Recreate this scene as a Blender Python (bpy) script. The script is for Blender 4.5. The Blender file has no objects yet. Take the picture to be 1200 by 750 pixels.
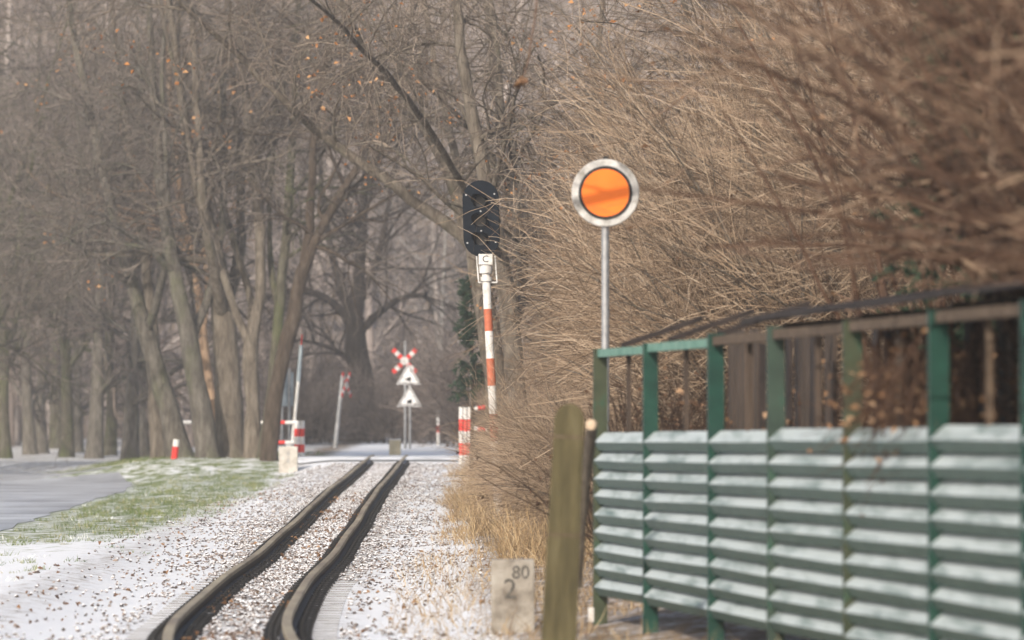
import bpy, bmesh, math, random
import numpy as np
from mathutils import Vector, Matrix
R = math.radians
rng = np.random.default_rng(7)
random.seed(7)
scene = bpy.context.scene
col = scene.collection

# ------------------------------------------------------------------ camera, sky, sun, exposure
F = 6666.7          # focal length in photo pixels (200 mm on 36 mm, 1200 px)
CZ = 1.60           # eye height of the camera above the datum
HOR = 480.0         # photo row of the horizon
cam_d = bpy.data.cameras.new('camera')
cam = bpy.data.objects.new('camera', cam_d); col.objects.link(cam)
cam.location = (0, 0, CZ)
cam.rotation_euler = (R(90) + math.atan((HOR - 375) / F), 0, 0)
cam_d.lens = 200; cam_d.sensor_width = 36
cam_d.clip_start = 0.5; cam_d.clip_end = 3000
cam_d.dof.use_dof = True; cam_d.dof.focus_distance = 66; cam_d.dof.aperture_fstop = 3.2
cam_d.dof.aperture_blades = 9
scene.camera = cam

SUN_EL, SUN_AZ = 30.0, 203.0          # compass style: 0 = +Y, clockwise seen from above
world = bpy.data.worlds.new('World'); scene.world = world; world.use_nodes = True
wn = world.node_tree.nodes; wl = world.node_tree.links
bg = wn['Background']
sky = wn.new('ShaderNodeTexSky'); sky.sky_type = 'NISHITA'; sky.sun_disc = False
sky.sun_elevation = R(SUN_EL); sky.sun_rotation = R(SUN_AZ)
sky.air_density = 1.0; sky.dust_density = 3.0; sky.ozone_density = 1.0
wl.new(sky.outputs[0], bg.inputs[0]); bg.inputs[1].default_value = 0.115
sun_d = bpy.data.lights.new('sun', 'SUN'); sun_d.energy = 3.4; sun_d.angle = R(0.8); sun_d.color = (1.0, 0.91, 0.80)
sun = bpy.data.objects.new('sun', sun_d); col.objects.link(sun)
_dirsun = Vector((math.sin(R(SUN_AZ)) * math.cos(R(SUN_EL)), math.cos(R(SUN_AZ)) * math.cos(R(SUN_EL)), math.sin(R(SUN_EL))))
sun.rotation_euler = _dirsun.to_track_quat('Z', 'Y').to_euler()
scene.view_settings.view_transform = 'Standard'; scene.view_settings.look = 'None'
scene.view_settings.exposure = 0.6; scene.view_settings.gamma = 1.0
scene.view_settings.use_curve_mapping = False
scene.cycles.use_denoising = True
scene.cycles.use_adaptive_sampling = True; scene.cycles.adaptive_threshold = 0.03
scene.cycles.max_bounces = 4; scene.cycles.diffuse_bounces = 2; scene.cycles.glossy_bounces = 2
scene.cycles.transmission_bounces = 2; scene.cycles.volume_bounces = 0; scene.cycles.transparent_max_bounces = 4
scene.cycles.caustics_reflective = False; scene.cycles.caustics_refractive = False

# ------------------------------------------------------------------ helpers
def at(px, py, d):
    """world point seen at photo pixel (px,py) at distance d"""
    return np.array(((px - 600) / F * d, d, CZ + (HOR - py) / F * d))

def tag(o, label=None, cat=None, group=None, kind=None):
    if label: o['label'] = label
    if cat: o['category'] = cat
    if group: o['group'] = group
    if kind: o['kind'] = kind
    return o

def link(name, data, parent=None):
    o = bpy.data.objects.new(name, data); col.objects.link(o)
    if parent is not None: o.parent = parent
    return o

def empty(name, loc, label=None, cat=None, group=None, rz=0):
    o = link(name, None); o.location = [float(v) for v in loc]; o.rotation_euler = (0, 0, rz)
    o.empty_display_size = 0.2
    return tag(o, label, cat, group)

def npmesh(name, V, Fc, mat, attrs=None, smooth=True):
    V = np.ascontiguousarray(V, dtype=np.float32).reshape(-1, 3)
    Fc = np.ascontiguousarray(Fc, dtype=np.int32); k = Fc.shape[1]; m = len(Fc)
    me = bpy.data.meshes.new(name)
    me.vertices.add(len(V)); me.vertices.foreach_set('co', V.ravel())
    me.loops.add(m * k); me.loops.foreach_set('vertex_index', Fc.ravel())
    me.polygons.add(m)
    me.polygons.foreach_set('loop_start', np.arange(0, m * k, k, dtype=np.int32))
    me.polygons.foreach_set('loop_total', np.full(m, k, dtype=np.int32))
    me.polygons.foreach_set('use_smooth', np.full(m, smooth, dtype=bool))
    for an, av in (attrs or {}).items():
        a = me.attributes.new(an, 'FLOAT', 'POINT'); a.data.foreach_set('value', np.ascontiguousarray(av, dtype=np.float32).ravel())
    me.update(calc_edges=True)
    if mat: me.materials.append(mat)
    return me

def unit(v):
    return v / np.maximum(np.linalg.norm(v, axis=-1, keepdims=True), 1e-9)

def tube_arrays(P, Rd, k=3, closed_tip=True):
    """P (S,n,3), Rd (S,n) -> verts, quads, rnd"""
    S, n, _ = P.shape
    T = unit(np.gradient(P, axis=1))
    ref = np.zeros((S, 1, 3)); mean = unit(P[:, -1] - P[:, 0])
    ref[:, 0] = np.where(np.abs(mean[:, 2:3]) > 0.8, np.array([[1.0, 0.15, 0]]), np.array([[0.1, 0.0, 1.0]]))
    U = unit(np.cross(T, ref)); W = np.cross(T, U)
    a = np.arange(k) * 2 * math.pi / k
    V = P[:, :, None, :] + Rd[:, :, None, None] * (np.cos(a)[None, None, :, None] * U[:, :, None, :] + np.sin(a)[None, None, :, None] * W[:, :, None, :])
    idx = np.arange(S * n * k).reshape(S, n, k)
    A = idx[:, :-1, :]; B = np.roll(A, -1, axis=2); D = idx[:, 1:, :]; C = np.roll(D, -1, axis=2)
    Q = np.stack([A, B, C, D], axis=-1).reshape(-1, 4)
    rnd = np.repeat(rng.random(S), n * k)
    return V.reshape(-1, 3), Q, rnd

def join_arrays(lst):
    Vs, Qs, Rs, off = [], [], [], 0
    for V, Q, r in lst:
        Vs.append(V); Qs.append(Q + off); Rs.append(r); off += len(V)
    return np.concatenate(Vs), np.concatenate(Qs), np.concatenate(Rs)

def tube_mesh(name, batches, mat):
    V, Q, r = join_arrays([tube_arrays(P, Rd, k) for P, Rd, k in batches])
    return npmesh(name, V, Q, mat, {'rnd': r})

def resample(pts, rad, n, wob=0.0):
    pts = np.asarray(pts, float); rad = np.asarray(rad, float)
    s = np.concatenate([[0], np.cumsum(np.linalg.norm(np.diff(pts, axis=0), axis=1))])
    # Catmull-Rom through the points
    t = np.linspace(0, s[-1], n); out = np.zeros((n, 3)); m = np.gradient(pts, s, axis=0)
    for i, tt in enumerate(t):
        j = min(max(np.searchsorted(s, tt) - 1, 0), len(s) - 2); h = s[j + 1] - s[j]; u = (tt - s[j]) / h
        out[i] = (2*u**3-3*u**2+1)*pts[j] + (u**3-2*u**2+u)*h*m[j] + (-2*u**3+3*u**2)*pts[j+1] + (u**3-u**2)*h*m[j+1]
    if wob: out[1:-1] += rng.normal(0, wob, (n - 2, 3))
    return out, np.interp(t, s, rad)

def grow(P0, D0, L, r0, r1, n, wander=0.2, grav=0.0, pull=None):
    S = len(P0); P = np.zeros((S, n, 3)); P[:, 0] = P0; D = unit(D0.copy())
    st = (L / (n - 1))[:, None]
    for i in range(1, n):
        D = D + rng.normal(0, wander, (S, 3)); D[:, 2] += grav
        if pull is not None: D = D + pull
        D = unit(D); P[:, i] = P[:, i - 1] + D * st
    t = np.linspace(0, 1, n)[None, :]
    return P, r0[:, None] * (1 - t) + r1[:, None] * t

def branch(P, Rd, per, trange, ang, length, n, wander, grav, rfac, rmin, taper=0.35, bias=None, pull=None):
    """children strands on parent strands P (S,n,3)"""
    S, m, _ = P.shape
    N = S * per
    pi = np.repeat(np.arange(S), per)
    t = rng.uniform(trange[0], trange[1], N) * (m - 1)
    i0 = np.clip(t.astype(int), 0, m - 2); fr = (t - i0)[:, None]
    P0 = P[pi, i0] * (1 - fr) + P[pi, i0 + 1] * fr
    T = unit(P[pi, i0 + 1] - P[pi, i0])
    rr = Rd[pi, i0]
    ax = unit(np.cross(T, rng.normal(0, 1, (N, 3))))
    a = np.radians(rng.uniform(ang[0], ang[1], N))[:, None]
    D = T * np.cos(a) + ax * np.sin(a)
    if bias is not None: D = unit(D + np.array(bias))
    L = rng.uniform(length[0], length[1], N)
    r0 = np.maximum(rr * rfac, rmin); r1 = np.maximum(r0 * taper, rmin * 0.6)
    return grow(P0, D, L, r0, r1, n, wander, grav, pull)

def ribbons(P, w, name, mat, extra=None):
    """P (S,n,3) blade centre lines, w (S,) width -> flat tapering strips"""
    S, n, _ = P.shape
    a = rng.uniform(0, math.pi, S); side = np.stack([np.cos(a), np.sin(a), np.zeros(S)], -1)
    t = np.linspace(1, 0.15, n)
    off = side[:, None, :] * (w[:, None] * t[None, :])[:, :, None] * 0.5
    V = np.stack([P - off, P + off], axis=2)
    idx = np.arange(S * n * 2).reshape(S, n, 2)
    Q = np.stack([idx[:, :-1, 0], idx[:, :-1, 1], idx[:, 1:, 1], idx[:, 1:, 0]], -1).reshape(-1, 4)
    return npmesh(name, V.reshape(-1, 3), Q, mat, {'rnd': np.repeat(rng.random(S) if extra is None else extra, n * 2)})

def leaf_mesh(name, C, size, mat, flat=0.6):
    """bent leaf blades (two quads) at points C"""
    S = len(C)
    a = rng.uniform(0, 2 * math.pi, S)
    n = unit(np.stack([rng.normal(0, 1, S) * (1 - flat), rng.normal(0, 1, S) * (1 - flat), np.ones(S)], -1)) if flat < 1 else np.tile([0, 0, 1.0], (S, 1))
    u = unit(np.cross(n, np.stack([np.cos(a), np.sin(a), np.zeros(S)], -1))); v = np.cross(n, u)
    s = (size * rng.uniform(0.6, 1.25, S))[:, None]
    c = n * s * rng.uniform(0.1, 0.5, (S, 1))
    w = 0.36
    V = np.stack([C - v * s * 0.5, C - u * s * w + c, C + v * s * 0.5 + c * 0.3, C + u * s * w + c, C], 1)
    b = np.arange(S)[:, None] * 5
    Q = np.concatenate([b + np.array([[0, 4, 2, 1]]), b + np.array([[0, 3, 2, 4]])])
    return npmesh(name, V.reshape(-1, 3), Q, mat, {'rnd': np.repeat(rng.random(S), 5)}, smooth=False)

class MB:
    """small mesh builder"""
    def __init__(s): s.bm = bmesh.new()
    def box(s, c, size, rot=None, bevel=0.0):
        m = Matrix.Translation(Vector([float(v) for v in c]))
        if rot is not None: m = m @ rot.to_4x4()
        m = m @ Matrix.Diagonal((size[0], size[1], size[2], 1))
        r = bmesh.ops.create_cube(s.bm, size=1.0, matrix=m)
        if bevel:
            es = list({e for v in r['verts'] for e in v.link_edges})
            bmesh.ops.bevel(s.bm, geom=es, offset=bevel, segments=2, affect='EDGES', profile=0.7)
        return s
    def cyl(s, p0, p1, r0, r1=None, seg=14, caps=True):
        p0 = Vector([float(v) for v in p0]); p1 = Vector([float(v) for v in p1]); r1 = r0 if r1 is None else r1
        d = p1 - p0
        m = Matrix.Translation((p0 + p1) / 2) @ d.to_track_quat('Z', 'Y').to_matrix().to_4x4()
        bmesh.ops.create_cone(s.bm, cap_ends=caps, segments=seg, radius1=r0, radius2=r1, depth=d.length, matrix=m)
        return s
    def prism(s, poly, y0, y1, mtx=None):
        """poly in x,z extruded in y"""
        a = [s.bm.verts.new((x, y0, z)) for x, z in poly]; b = [s.bm.verts.new((x, y1, z)) for x, z in poly]
        n = len(poly); s.bm.faces.new(a); s.bm.faces.new(b[::-1])
        for i in range(n): s.bm.faces.new((a[i], b[i], b[(i+1) % n], a[(i+1) % n]))
        if mtx is not None: bmesh.ops.transform(s.bm, matrix=mtx, verts=a + b)
        return s
    def build(s, name, mat, parent=None, smooth=False):
        bmesh.ops.recalc_face_normals(s.bm, faces=s.bm.faces[:])
        me = bpy.data.meshes.new(name); s.bm.to_mesh(me); s.bm.free()
        if mat: me.materials.append(mat)
        if smooth:
            me.polygons.foreach_set('use_smooth', np.ones(len(me.polygons), dtype=bool))
            try: me.set_sharp_from_angle(angle=R(35))
            except Exception: pass
        return link(name, me, parent)

def text(name, body, size, mat, loc, rot, parent, ext=0.002):
    c = bpy.data.curves.new(name, 'FONT'); c.body = body; c.size = size; c.extrude = ext
    c.align_x = 'CENTER'; c.align_y = 'CENTER'; c.materials.append(mat)
    tmp = bpy.data.objects.new(name, c); col.objects.link(tmp); bpy.context.view_layer.update()
    me = bpy.data.meshes.new_from_object(tmp.evaluated_get(bpy.context.evaluated_depsgraph_get()))
    bpy.data.objects.remove(tmp)
    if not me.materials: me.materials.append(mat)
    o = link(name, me, parent); o.location = loc; o.rotation_euler = rot
    return o

# ------------------------------------------------------------------ materials
def new_mat(name, rough=0.8, spec=0.3):
    m = bpy.data.materials.new(name); m.use_nodes = True
    b = m.node_tree.nodes['Principled BSDF']; b.inputs['Roughness'].default_value = rough
    b.inputs['Specular IOR Level'].default_value = spec
    return m, m.node_tree.nodes, m.node_tree.links, b

def ramp(n, stops):
    r = n.new('ShaderNodeValToRGB'); e = r.color_ramp.elements
    while len(e) < len(stops): e.new(0.5)
    for i, (p, c) in enumerate(stops):
        e[i].position = p; e[i].color = (*c, 1) if len(c) == 3 else c
    return r

def noise(n, l, scale, detail=4, coord=None, stretch=None, rough=0.6):
    t = n.new('ShaderNodeTexNoise'); t.inputs['Scale'].default_value = scale; t.inputs['Detail'].default_value = detail
    t.inputs['Roughness'].default_value = rough
    if coord is not None:
        if stretch:
            mp = n.new('ShaderNodeMapping'); mp.inputs['Scale'].default_value = stretch
            l.new(coord, mp.inputs['Vector']); l.new(mp.outputs[0], t.inputs['Vector'])
        else: l.new(coord, t.inputs['Vector'])
    return t

def coords(n):
    return n.new('ShaderNodeTexCoord').outputs['Object']

def mat_ramp(name, stops, scale=6, rough=0.8, bump=0.0, bscale=40, stretch=None, spec=0.3, metal=0.0):
    m, n, l, b = new_mat(name, rough, spec); c = coords(n)
    t = noise(n, l, scale, 6, c, stretch); r = ramp(n, stops); l.new(t.outputs[0], r.inputs[0]); l.new(r.outputs[0], b.inputs['Base Color'])
    b.inputs['Metallic'].default_value = metal
    if bump:
        t2 = noise(n, l, bscale, 5, c, stretch); bp = n.new('ShaderNodeBump'); bp.inputs['Strength'].default_value = bump; bp.inputs['Distance'].default_value = 0.03
        l.new(t2.outputs[0], bp.inputs['Height']); l.new(bp.outputs[0], b.inputs['Normal'])
    return m

def mat_rnd(name, stops, rough=0.85, trans=0.0):
    """colour differs from strand to strand (or leaf to leaf) through the rnd attribute"""
    m, n, l, b = new_mat(name, rough, 0.2)
    a = n.new('ShaderNodeAttribute'); a.attribute_name = 'rnd'
    r = ramp(n, stops); l.new(a.outputs['Fac'], r.inputs[0]); l.new(r.outputs[0], b.inputs['Base Color'])
    return m

def snow_on_top(m, lo=0.45, hi=0.8, nscale=14, amount=0.5, soft=0.12, colr=(0.77, 0.785, 0.81), stretch=None):
    """loose snow lying on the upward faces of a material"""
    n, l = m.node_tree.nodes, m.node_tree.links; b = n['Principled BSDF']
    src = b.inputs['Base Color'].links[0].from_socket if b.inputs['Base Color'].links else None
    g = n.new('ShaderNodeNewGeometry'); sp = n.new('ShaderNodeSeparateXYZ'); l.new(g.outputs['True Normal'], sp.inputs[0])
    mr = n.new('ShaderNodeMapRange'); mr.inputs['From Min'].default_value = lo; mr.inputs['From Max'].default_value = hi; l.new(sp.outputs['Z'], mr.inputs['Value'])
    t = noise(n, l, nscale, 4, n.new('ShaderNodeNewGeometry').outputs['Position'], stretch)
    mr2 = n.new('ShaderNodeMapRange'); mr2.inputs['From Min'].default_value = 1 - amount - soft; mr2.inputs['From Max'].default_value = 1 - amount + soft; l.new(t.outputs[0], mr2.inputs['Value'])
    mu = n.new('ShaderNodeMath'); mu.operation = 'MULTIPLY'; l.new(mr.outputs[0], mu.inputs[0]); l.new(mr2.outputs[0], mu.inputs[1])
    mx = n.new('ShaderNodeMixRGB'); l.new(mu.outputs[0], mx.inputs[0]); mx.inputs[2].default_value = (*colr, 1)
    if src: l.new(src, mx.inputs[1])
    else: mx.inputs[1].default_value = b.inputs['Base Color'].default_value
    l.new(mx.outputs[0], b.inputs['Base Color'])
    return m

def bark(name, dark, mid, light, moss, mossamt=0.42):
    m, n, l, b = new_mat(name, 0.9, 0.15); c = coords(n)
    t = noise(n, l, 9, 8, c, (1, 1, 0.25), 0.7); r = ramp(n, [(0.3, dark), (0.5, mid), (0.72, light)]); l.new(t.outputs[0], r.inputs[0])
    t2 = noise(n, l, 1.6, 5, c, (1, 1, 0.5)); r2 = ramp(n, [(mossamt + 0.08, (0, 0, 0)), (mossamt + 0.28, (0.8, 0.8, 0.8))]); l.new(t2.outputs[0], r2.inputs[0])
    mx = n.new('ShaderNodeMixRGB'); l.new(r2.outputs[0], mx.inputs[0]); l.new(r.outputs[0], mx.inputs[1]); mx.inputs[2].default_value = (*moss, 1)
    l.new(mx.outputs[0], b.inputs['Base Color'])
    t3 = noise(n, l, 22, 6, c, (1, 1, 0.22), 0.75); bp = n.new('ShaderNodeBump'); bp.inputs['Strength'].default_value = 1.0; bp.inputs['Distance'].default_value = 0.09
    l.new(t3.outputs[0], bp.inputs['Height']); l.new(bp.outputs[0], b.inputs['Normal'])
    return m

M = {}
M['bark'] = bark('bark_grey_brown', (0.065, 0.057, 0.048), (0.158, 0.142, 0.120), (0.27, 0.248, 0.215), (0.125, 0.135, 0.075), 0.44)
M['bark_tan'] = bark('bark_tan', (0.085, 0.070, 0.055), (0.19, 0.160, 0.128), (0.32, 0.28, 0.23), (0.145, 0.145, 0.09), 0.50)
M['bark_green'] = bark('bark_green', (0.05, 0.047, 0.035), (0.12, 0.108, 0.08), (0.2, 0.19, 0.15), (0.10, 0.12, 0.045), 0.38)
M['bark_dark'] = bark('bark_dark', (0.02, 0.017, 0.014), (0.045, 0.036, 0.03), (0.08, 0.065, 0.055), (0.06, 0.065, 0.04), 0.6)
M['bark_brown'] = bark('bark_dark_brown', (0.035, 0.026, 0.02), (0.085, 0.064, 0.048), (0.145, 0.115, 0.09), (0.075, 0.08, 0.04), 0.52)
M['bark_red'] = bark('bark_red_brown', (0.06, 0.033, 0.023), (0.13, 0.075, 0.05), (0.22, 0.14, 0.095), (0.10, 0.09, 0.05), 0.6)
M['twig'] = mat_rnd('twig_grey_brown', [(0.0, (0.07, 0.056, 0.048)), (0.5, (0.15, 0.126, 0.108)), (1.0, (0.26, 0.22, 0.19))])
M['twig_tan'] = mat_rnd('twig_tan', [(0.0, (0.055, 0.036, 0.025)), (0.3, (0.18, 0.125, 0.083)), (0.7, (0.36, 0.265, 0.18)), (1.0, (0.52, 0.415, 0.31))])
M['twig_mid'] = mat_rnd('twig_mid', [(0.0, (0.085, 0.063, 0.048)), (0.5, (0.19, 0.150, 0.120)), (1.0, (0.36, 0.295, 0.235))])
M['twig_red'] = mat_rnd('twig_red_brown', [(0.0, (0.025, 0.015, 0.011)), (0.4, (0.085, 0.052, 0.036)), (0.75, (0.20, 0.13, 0.088)), (1.0, (0.36, 0.26, 0.18))])
M['bark_deep'] = bark('bark_deep_brown', (0.03, 0.02, 0.014), (0.07, 0.044, 0.03), (0.13, 0.085, 0.06), (0.07, 0.065, 0.035), 0.6)
M['twig_deep'] = mat_rnd('twig_deep_brown', [(0.0, (0.03, 0.018, 0.012)), (0.5, (0.075, 0.045, 0.03)), (1.0, (0.16, 0.10, 0.07))])
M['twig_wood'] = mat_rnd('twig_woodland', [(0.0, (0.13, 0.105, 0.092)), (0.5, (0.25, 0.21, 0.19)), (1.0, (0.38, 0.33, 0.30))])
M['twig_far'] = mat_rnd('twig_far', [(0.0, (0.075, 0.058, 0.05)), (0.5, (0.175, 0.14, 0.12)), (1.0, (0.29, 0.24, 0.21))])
M['leaf'] = mat_rnd('dead_leaf', [(0.0, (0.075, 0.04, 0.022)), (0.4, (0.16, 0.088, 0.048)), (0.8, (0.26, 0.155, 0.085)), (1.0, (0.36, 0.24, 0.15))])
M['leaf_dark'] = mat_rnd('dead_leaf_dark', [(0.0, (0.035, 0.02, 0.013)), (0.6, (0.09, 0.05, 0.03)), (1.0, (0.17, 0.10, 0.06))])
M['leaf_orange'] = mat_rnd('dead_leaf_orange', [(0.0, (0.22, 0.09, 0.03)), (0.6, (0.42, 0.19, 0.07)), (1.0, (0.5, 0.3, 0.15))])
M['grass'] = mat_rnd('grass_blades', [(0.0, (0.065, 0.105, 0.03)), (0.5, (0.13, 0.175, 0.058)), (0.75, (0.24, 0.25, 0.11)), (1.0, (0.42, 0.35, 0.20))])
M['frost'] = mat_rnd('frosted_grass', [(0.0, (0.45, 0.47, 0.42)), (0.5, (0.68, 0.70, 0.70)), (1.0, (0.78, 0.80, 0.82))])
M['straw'] = mat_rnd('dry_grass', [(0.0, (0.12, 0.075, 0.04)), (0.4, (0.28, 0.19, 0.10)), (0.8, (0.42, 0.31, 0.175)), (1.0, (0.55, 0.44, 0.29))])
M['needle'] = mat_rnd('spruce_needles', [(0.0, (0.012, 0.03, 0.018)), (0.6, (0.03, 0.06, 0.035)), (1.0, (0.06, 0.10, 0.06))])
M['rail'] = mat_ramp('rail_steel', [(0.35, (0.17, 0.135, 0.095)), (0.6, (0.31, 0.26, 0.18)), (0.8, (0.42, 0.365, 0.27))], 3, 0.6, 0.05, 30, (1, 0.15, 1), 0.3, 0.0)
def _rail_head():
    m = M['rail']; n, l = m.node_tree.nodes, m.node_tree.links; b = n['Principled BSDF']; src = b.inputs['Base Color'].links[0].from_socket
    a = n.new('ShaderNodeAttribute'); a.attribute_name = 'head'; mx = n.new('ShaderNodeMixRGB'); l.new(a.outputs['Fac'], mx.inputs[0]); mx.inputs[1].default_value = (0.028, 0.02, 0.016, 1)
    l.new(src, mx.inputs[2]); l.new(mx.outputs[0], b.inputs['Base Color'])
_rail_head()
M['iron'] = snow_on_top(mat_ramp('black_iron', [(0.3, (0.008, 0.008, 0.009)), (0.7, (0.022, 0.021, 0.021))], 20, 0.7, 0.2, 60), 0.7, 0.95, 9, 0.34, 0.06)
M['sleeper'] = snow_on_top(mat_ramp('sleeper_wood', [(0.3, (0.09, 0.078, 0.066)), (0.6, (0.21, 0.19, 0.165)), (0.8, (0.33, 0.30, 0.27))], 4, 0.9, 0.4, 30, (0.3, 3, 1)), 0.5, 0.85, 3.0, 0.56, 0.2)
M['stone'] = snow_on_top(mat_rnd('ballast_stone', [(0.0, (0.045, 0.036, 0.032)), (0.5, (0.135, 0.105, 0.09)), (0.85, (0.22, 0.175, 0.15)), (1.0, (0.30, 0.25, 0.21))]), 0.55, 0.85, 1.6, 0.80, 0.2)
M['asphalt'] = mat_ramp('wet_asphalt', [(0.3, (0.14, 0.14, 0.148)), (0.7, (0.23, 0.23, 0.24))], 3, 0.3, 0.06, 120, None, 0.5)
M['green'] = mat_ramp('green_paint', [(0.3, (0.005, 0.028, 0.021)), (0.6, (0.009, 0.047, 0.034)), (0.8, (0.024, 0.075, 0.054))], 8, 0.45, 0.08, 60)
M['green_light'] = mat_ramp('green_paint_worn', [(0.3, (0.06, 0.17, 0.125)), (0.55, (0.13, 0.26, 0.205)), (0.8, (0.30, 0.40, 0.35))], 10, 0.5, 0.05, 60)
M['green_dark'] = mat_ramp('green_paint_dark', [(0.3, (0.02, 0.035, 0.028)), (0.6, (0.035, 0.06, 0.045)), (0.8, (0.02, 0.085, 0.055))], 7, 0.6, 0.1, 60)
M['green_brown'] = mat_ramp('green_paint_algae', [(0.3, (0.026, 0.036, 0.02)), (0.55, (0.042, 0.052, 0.028)), (0.7, (0.014, 0.07, 0.045))], 7, 0.6, 0.1, 60)
M['slat'] = snow_on_top(mat_ramp('green_slat', [(0.3, (0.035, 0.075, 0.06)), (0.6, (0.058, 0.105, 0.085)), (0.8, (0.09, 0.145, 0.12))], 6, 0.5, 0.1, 50, (1, 1, 1)), 0.12, 0.42, 9, 0.62, 0.16, (0.43, 0.48, 0.48), (1, 0.10, 1.2))
M['post_wood'] = mat_ramp('mossy_wood', [(0.3, (0.04, 0.034, 0.016)), (0.55, (0.088, 0.074, 0.036)), (0.8, (0.15, 0.128, 0.072))], 5, 0.9, 0.5, 30, (3, 3, 0.4))
M['old_wood'] = mat_ramp('old_brown_wood', [(0.3, (0.045, 0.03, 0.02)), (0.6, (0.12, 0.085, 0.058)), (0.8, (0.21, 0.165, 0.125))], 5, 0.9, 0.4, 30, (3, 0.4, 3))
M['dark_wood'] = mat_ramp('dark_stained_wood', [(0.3, (0.03, 0.022, 0.017)), (0.6, (0.08, 0.058, 0.044)), (0.8, (0.13, 0.10, 0.08))], 5, 0.9, 0.4, 30, (3, 3, 0.4))
M['felt'] = mat_ramp('roofing_felt', [(0.3, (0.012, 0.010, 0.010)), (0.7, (0.04, 0.03, 0.027))], 5, 0.9, 0.3, 60)
M['white'] = mat_ramp('white_paint', [(0.28, (0.33, 0.31, 0.28)), (0.45, (0.55, 0.54, 0.52)), (0.7, (0.66, 0.655, 0.645))], 7, 0.5, 0.05, 40)
M['red'] = mat_ramp('red_paint', [(0.3, (0.50, 0.025, 0.02)), (0.7, (0.66, 0.045, 0.035))], 6, 0.5, 0.03, 40)
M['orange_red'] = mat_ramp('faded_red_paint', [(0.3, (0.34, 0.085, 0.045)), (0.55, (0.43, 0.125, 0.065)), (0.8, (0.50, 0.25, 0.17))], 9, 0.55, 0.05, 40)
M['orange'] = mat_ramp('signal_orange', [(0.3, (0.72, 0.145, 0.010)), (0.7, (0.82, 0.185, 0.013))], 4, 0.5, 0.02, 40)
M['galv'] = mat_ramp('galvanised_steel', [(0.3, (0.22, 0.225, 0.235)), (0.6, (0.36, 0.365, 0.375)), (0.8, (0.48, 0.48, 0.49))], 9, 0.45, 0.05, 50, None, 0.5, 0.5)
M['ring'] = mat_ramp('weathered_white_enamel', [(0.3, (0.20, 0.19, 0.17)), (0.5, (0.43, 0.42, 0.40)), (0.7, (0.56, 0.55, 0.54))], 14, 0.5, 0.05, 50)
M['black'] = mat_ramp('black_paint', [(0.3, (0.006, 0.006, 0.007)), (0.7, (0.016, 0.016, 0.018))], 8, 0.55, 0.05, 50)
M['faded_black'] = mat_ramp('faded_black_paint', [(0.3, (0.025, 0.025, 0.025)), (0.7, (0.13, 0.12, 0.105))], 12, 0.8)
M['signal_black'] = mat_ramp('signal_black', [(0.3, (0.003, 0.005, 0.009)), (0.7, (0.008, 0.012, 0.018))], 8, 0.85, 0.05, 50, None, 0.12)
M['concrete'] = mat_ramp('pale_concrete', [(0.28, (0.26, 0.235, 0.20)), (0.5, (0.43, 0.405, 0.365)), (0.75, (0.53, 0.505, 0.465))], 6, 0.9, 0.3, 40)
M['stone_km'] = mat_ramp('weathered_stone', [(0.32, (0.12, 0.10, 0.08)), (0.5, (0.27, 0.245, 0.21)), (0.72, (0.38, 0.36, 0.325))], 5, 0.9, 0.4, 30)
M['beige'] = mat_ramp('beige_concrete', [(0.3, (0.36, 0.31, 0.2)), (0.7, (0.5, 0.45, 0.33))], 6, 0.9, 0.3, 40)
M['lens'] = new_mat('signal_lens', 0.35, 0.25)[0]; M['lens'].node_tree.nodes['Principled BSDF'].inputs['Base Color'].default_value = (0.02, 0.02, 0.022, 1)
M['sign_back'] = mat_ramp('grey_sign_back', [(0.3, (0.20, 0.24, 0.27)), (0.7, (0.30, 0.35, 0.38))], 5, 0.5)
M['sign_white'] = mat_ramp('sign_white', [(0.3, (0.70, 0.70, 0.70)), (0.7, (0.78, 0.78, 0.78))], 4, 0.5)
M['sign_dark'] = mat_ramp('sign_dark_grey', [(0.3, (0.06, 0.06, 0.062)), (0.7, (0.10, 0.10, 0.10))], 5, 0.5)
M['birch'] = mat_ramp('birch_bark', [(0.3, (0.10, 0.09, 0.08)), (0.45, (0.24, 0.225, 0.21)), (0.8, (0.36, 0.345, 0.325))], 5, 0.8, 0.2, 30, (1, 1, 2.5))
M['pale_cut'] = mat_ramp('pale_cut_wood', [(0.3, (0.34, 0.25, 0.17)), (0.7, (0.48, 0.38, 0.28))], 30, 0.8)
M['bare_wood'] = mat_ramp('bare_split_wood', [(0.3, (0.22, 0.14, 0.09)), (0.6, (0.38, 0.26, 0.17)), (0.8, (0.5, 0.37, 0.26))], 8, 0.8, 0.3, 30, (3, 3, 0.3))

# ------------------------------------------------------------------ terrain
TD = np.array([20, 30, 38, 45, 52, 60, 70, 84, 95, 110, 128, 134, 150, 400.])
TZ = np.array([-1.40, -1.43, -1.49, -1.55, -1.57, -1.53, -1.47, -1.41, -1.32, -1.25, -1.10, -1.08, -1.08, -1.1]) + CZ
TX = np.array([-0.55, -1.40, -1.90, -2.17, -2.285, -2.31, -2.38, -2.55, -2.65, -2.755, -2.86, -2.90, -3.0, -3.0])
_sd = np.linspace(20, 160, 800)
def _smooth(v, k=41):
    p = np.pad(v, k // 2, mode='edge'); p[:k//2] = v[0] + (v[1]-v[0]) * np.arange(-(k//2), 0); p[-(k//2):] = v[-1]
    return np.convolve(p, np.ones(k) / k, 'valid')
_tz = _smooth(np.interp(_sd, TD, TZ)); _tx = _smooth(np.interp(_sd, TD, TX))
_tx += 0.012 * np.sin(_sd / 2.3) * np.clip((120 - _sd) / 60, 0, 1)
def track_z(y): return np.interp(y, _sd, _tz)
def track_x(y): return np.interp(y, _sd, _tx)
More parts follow.
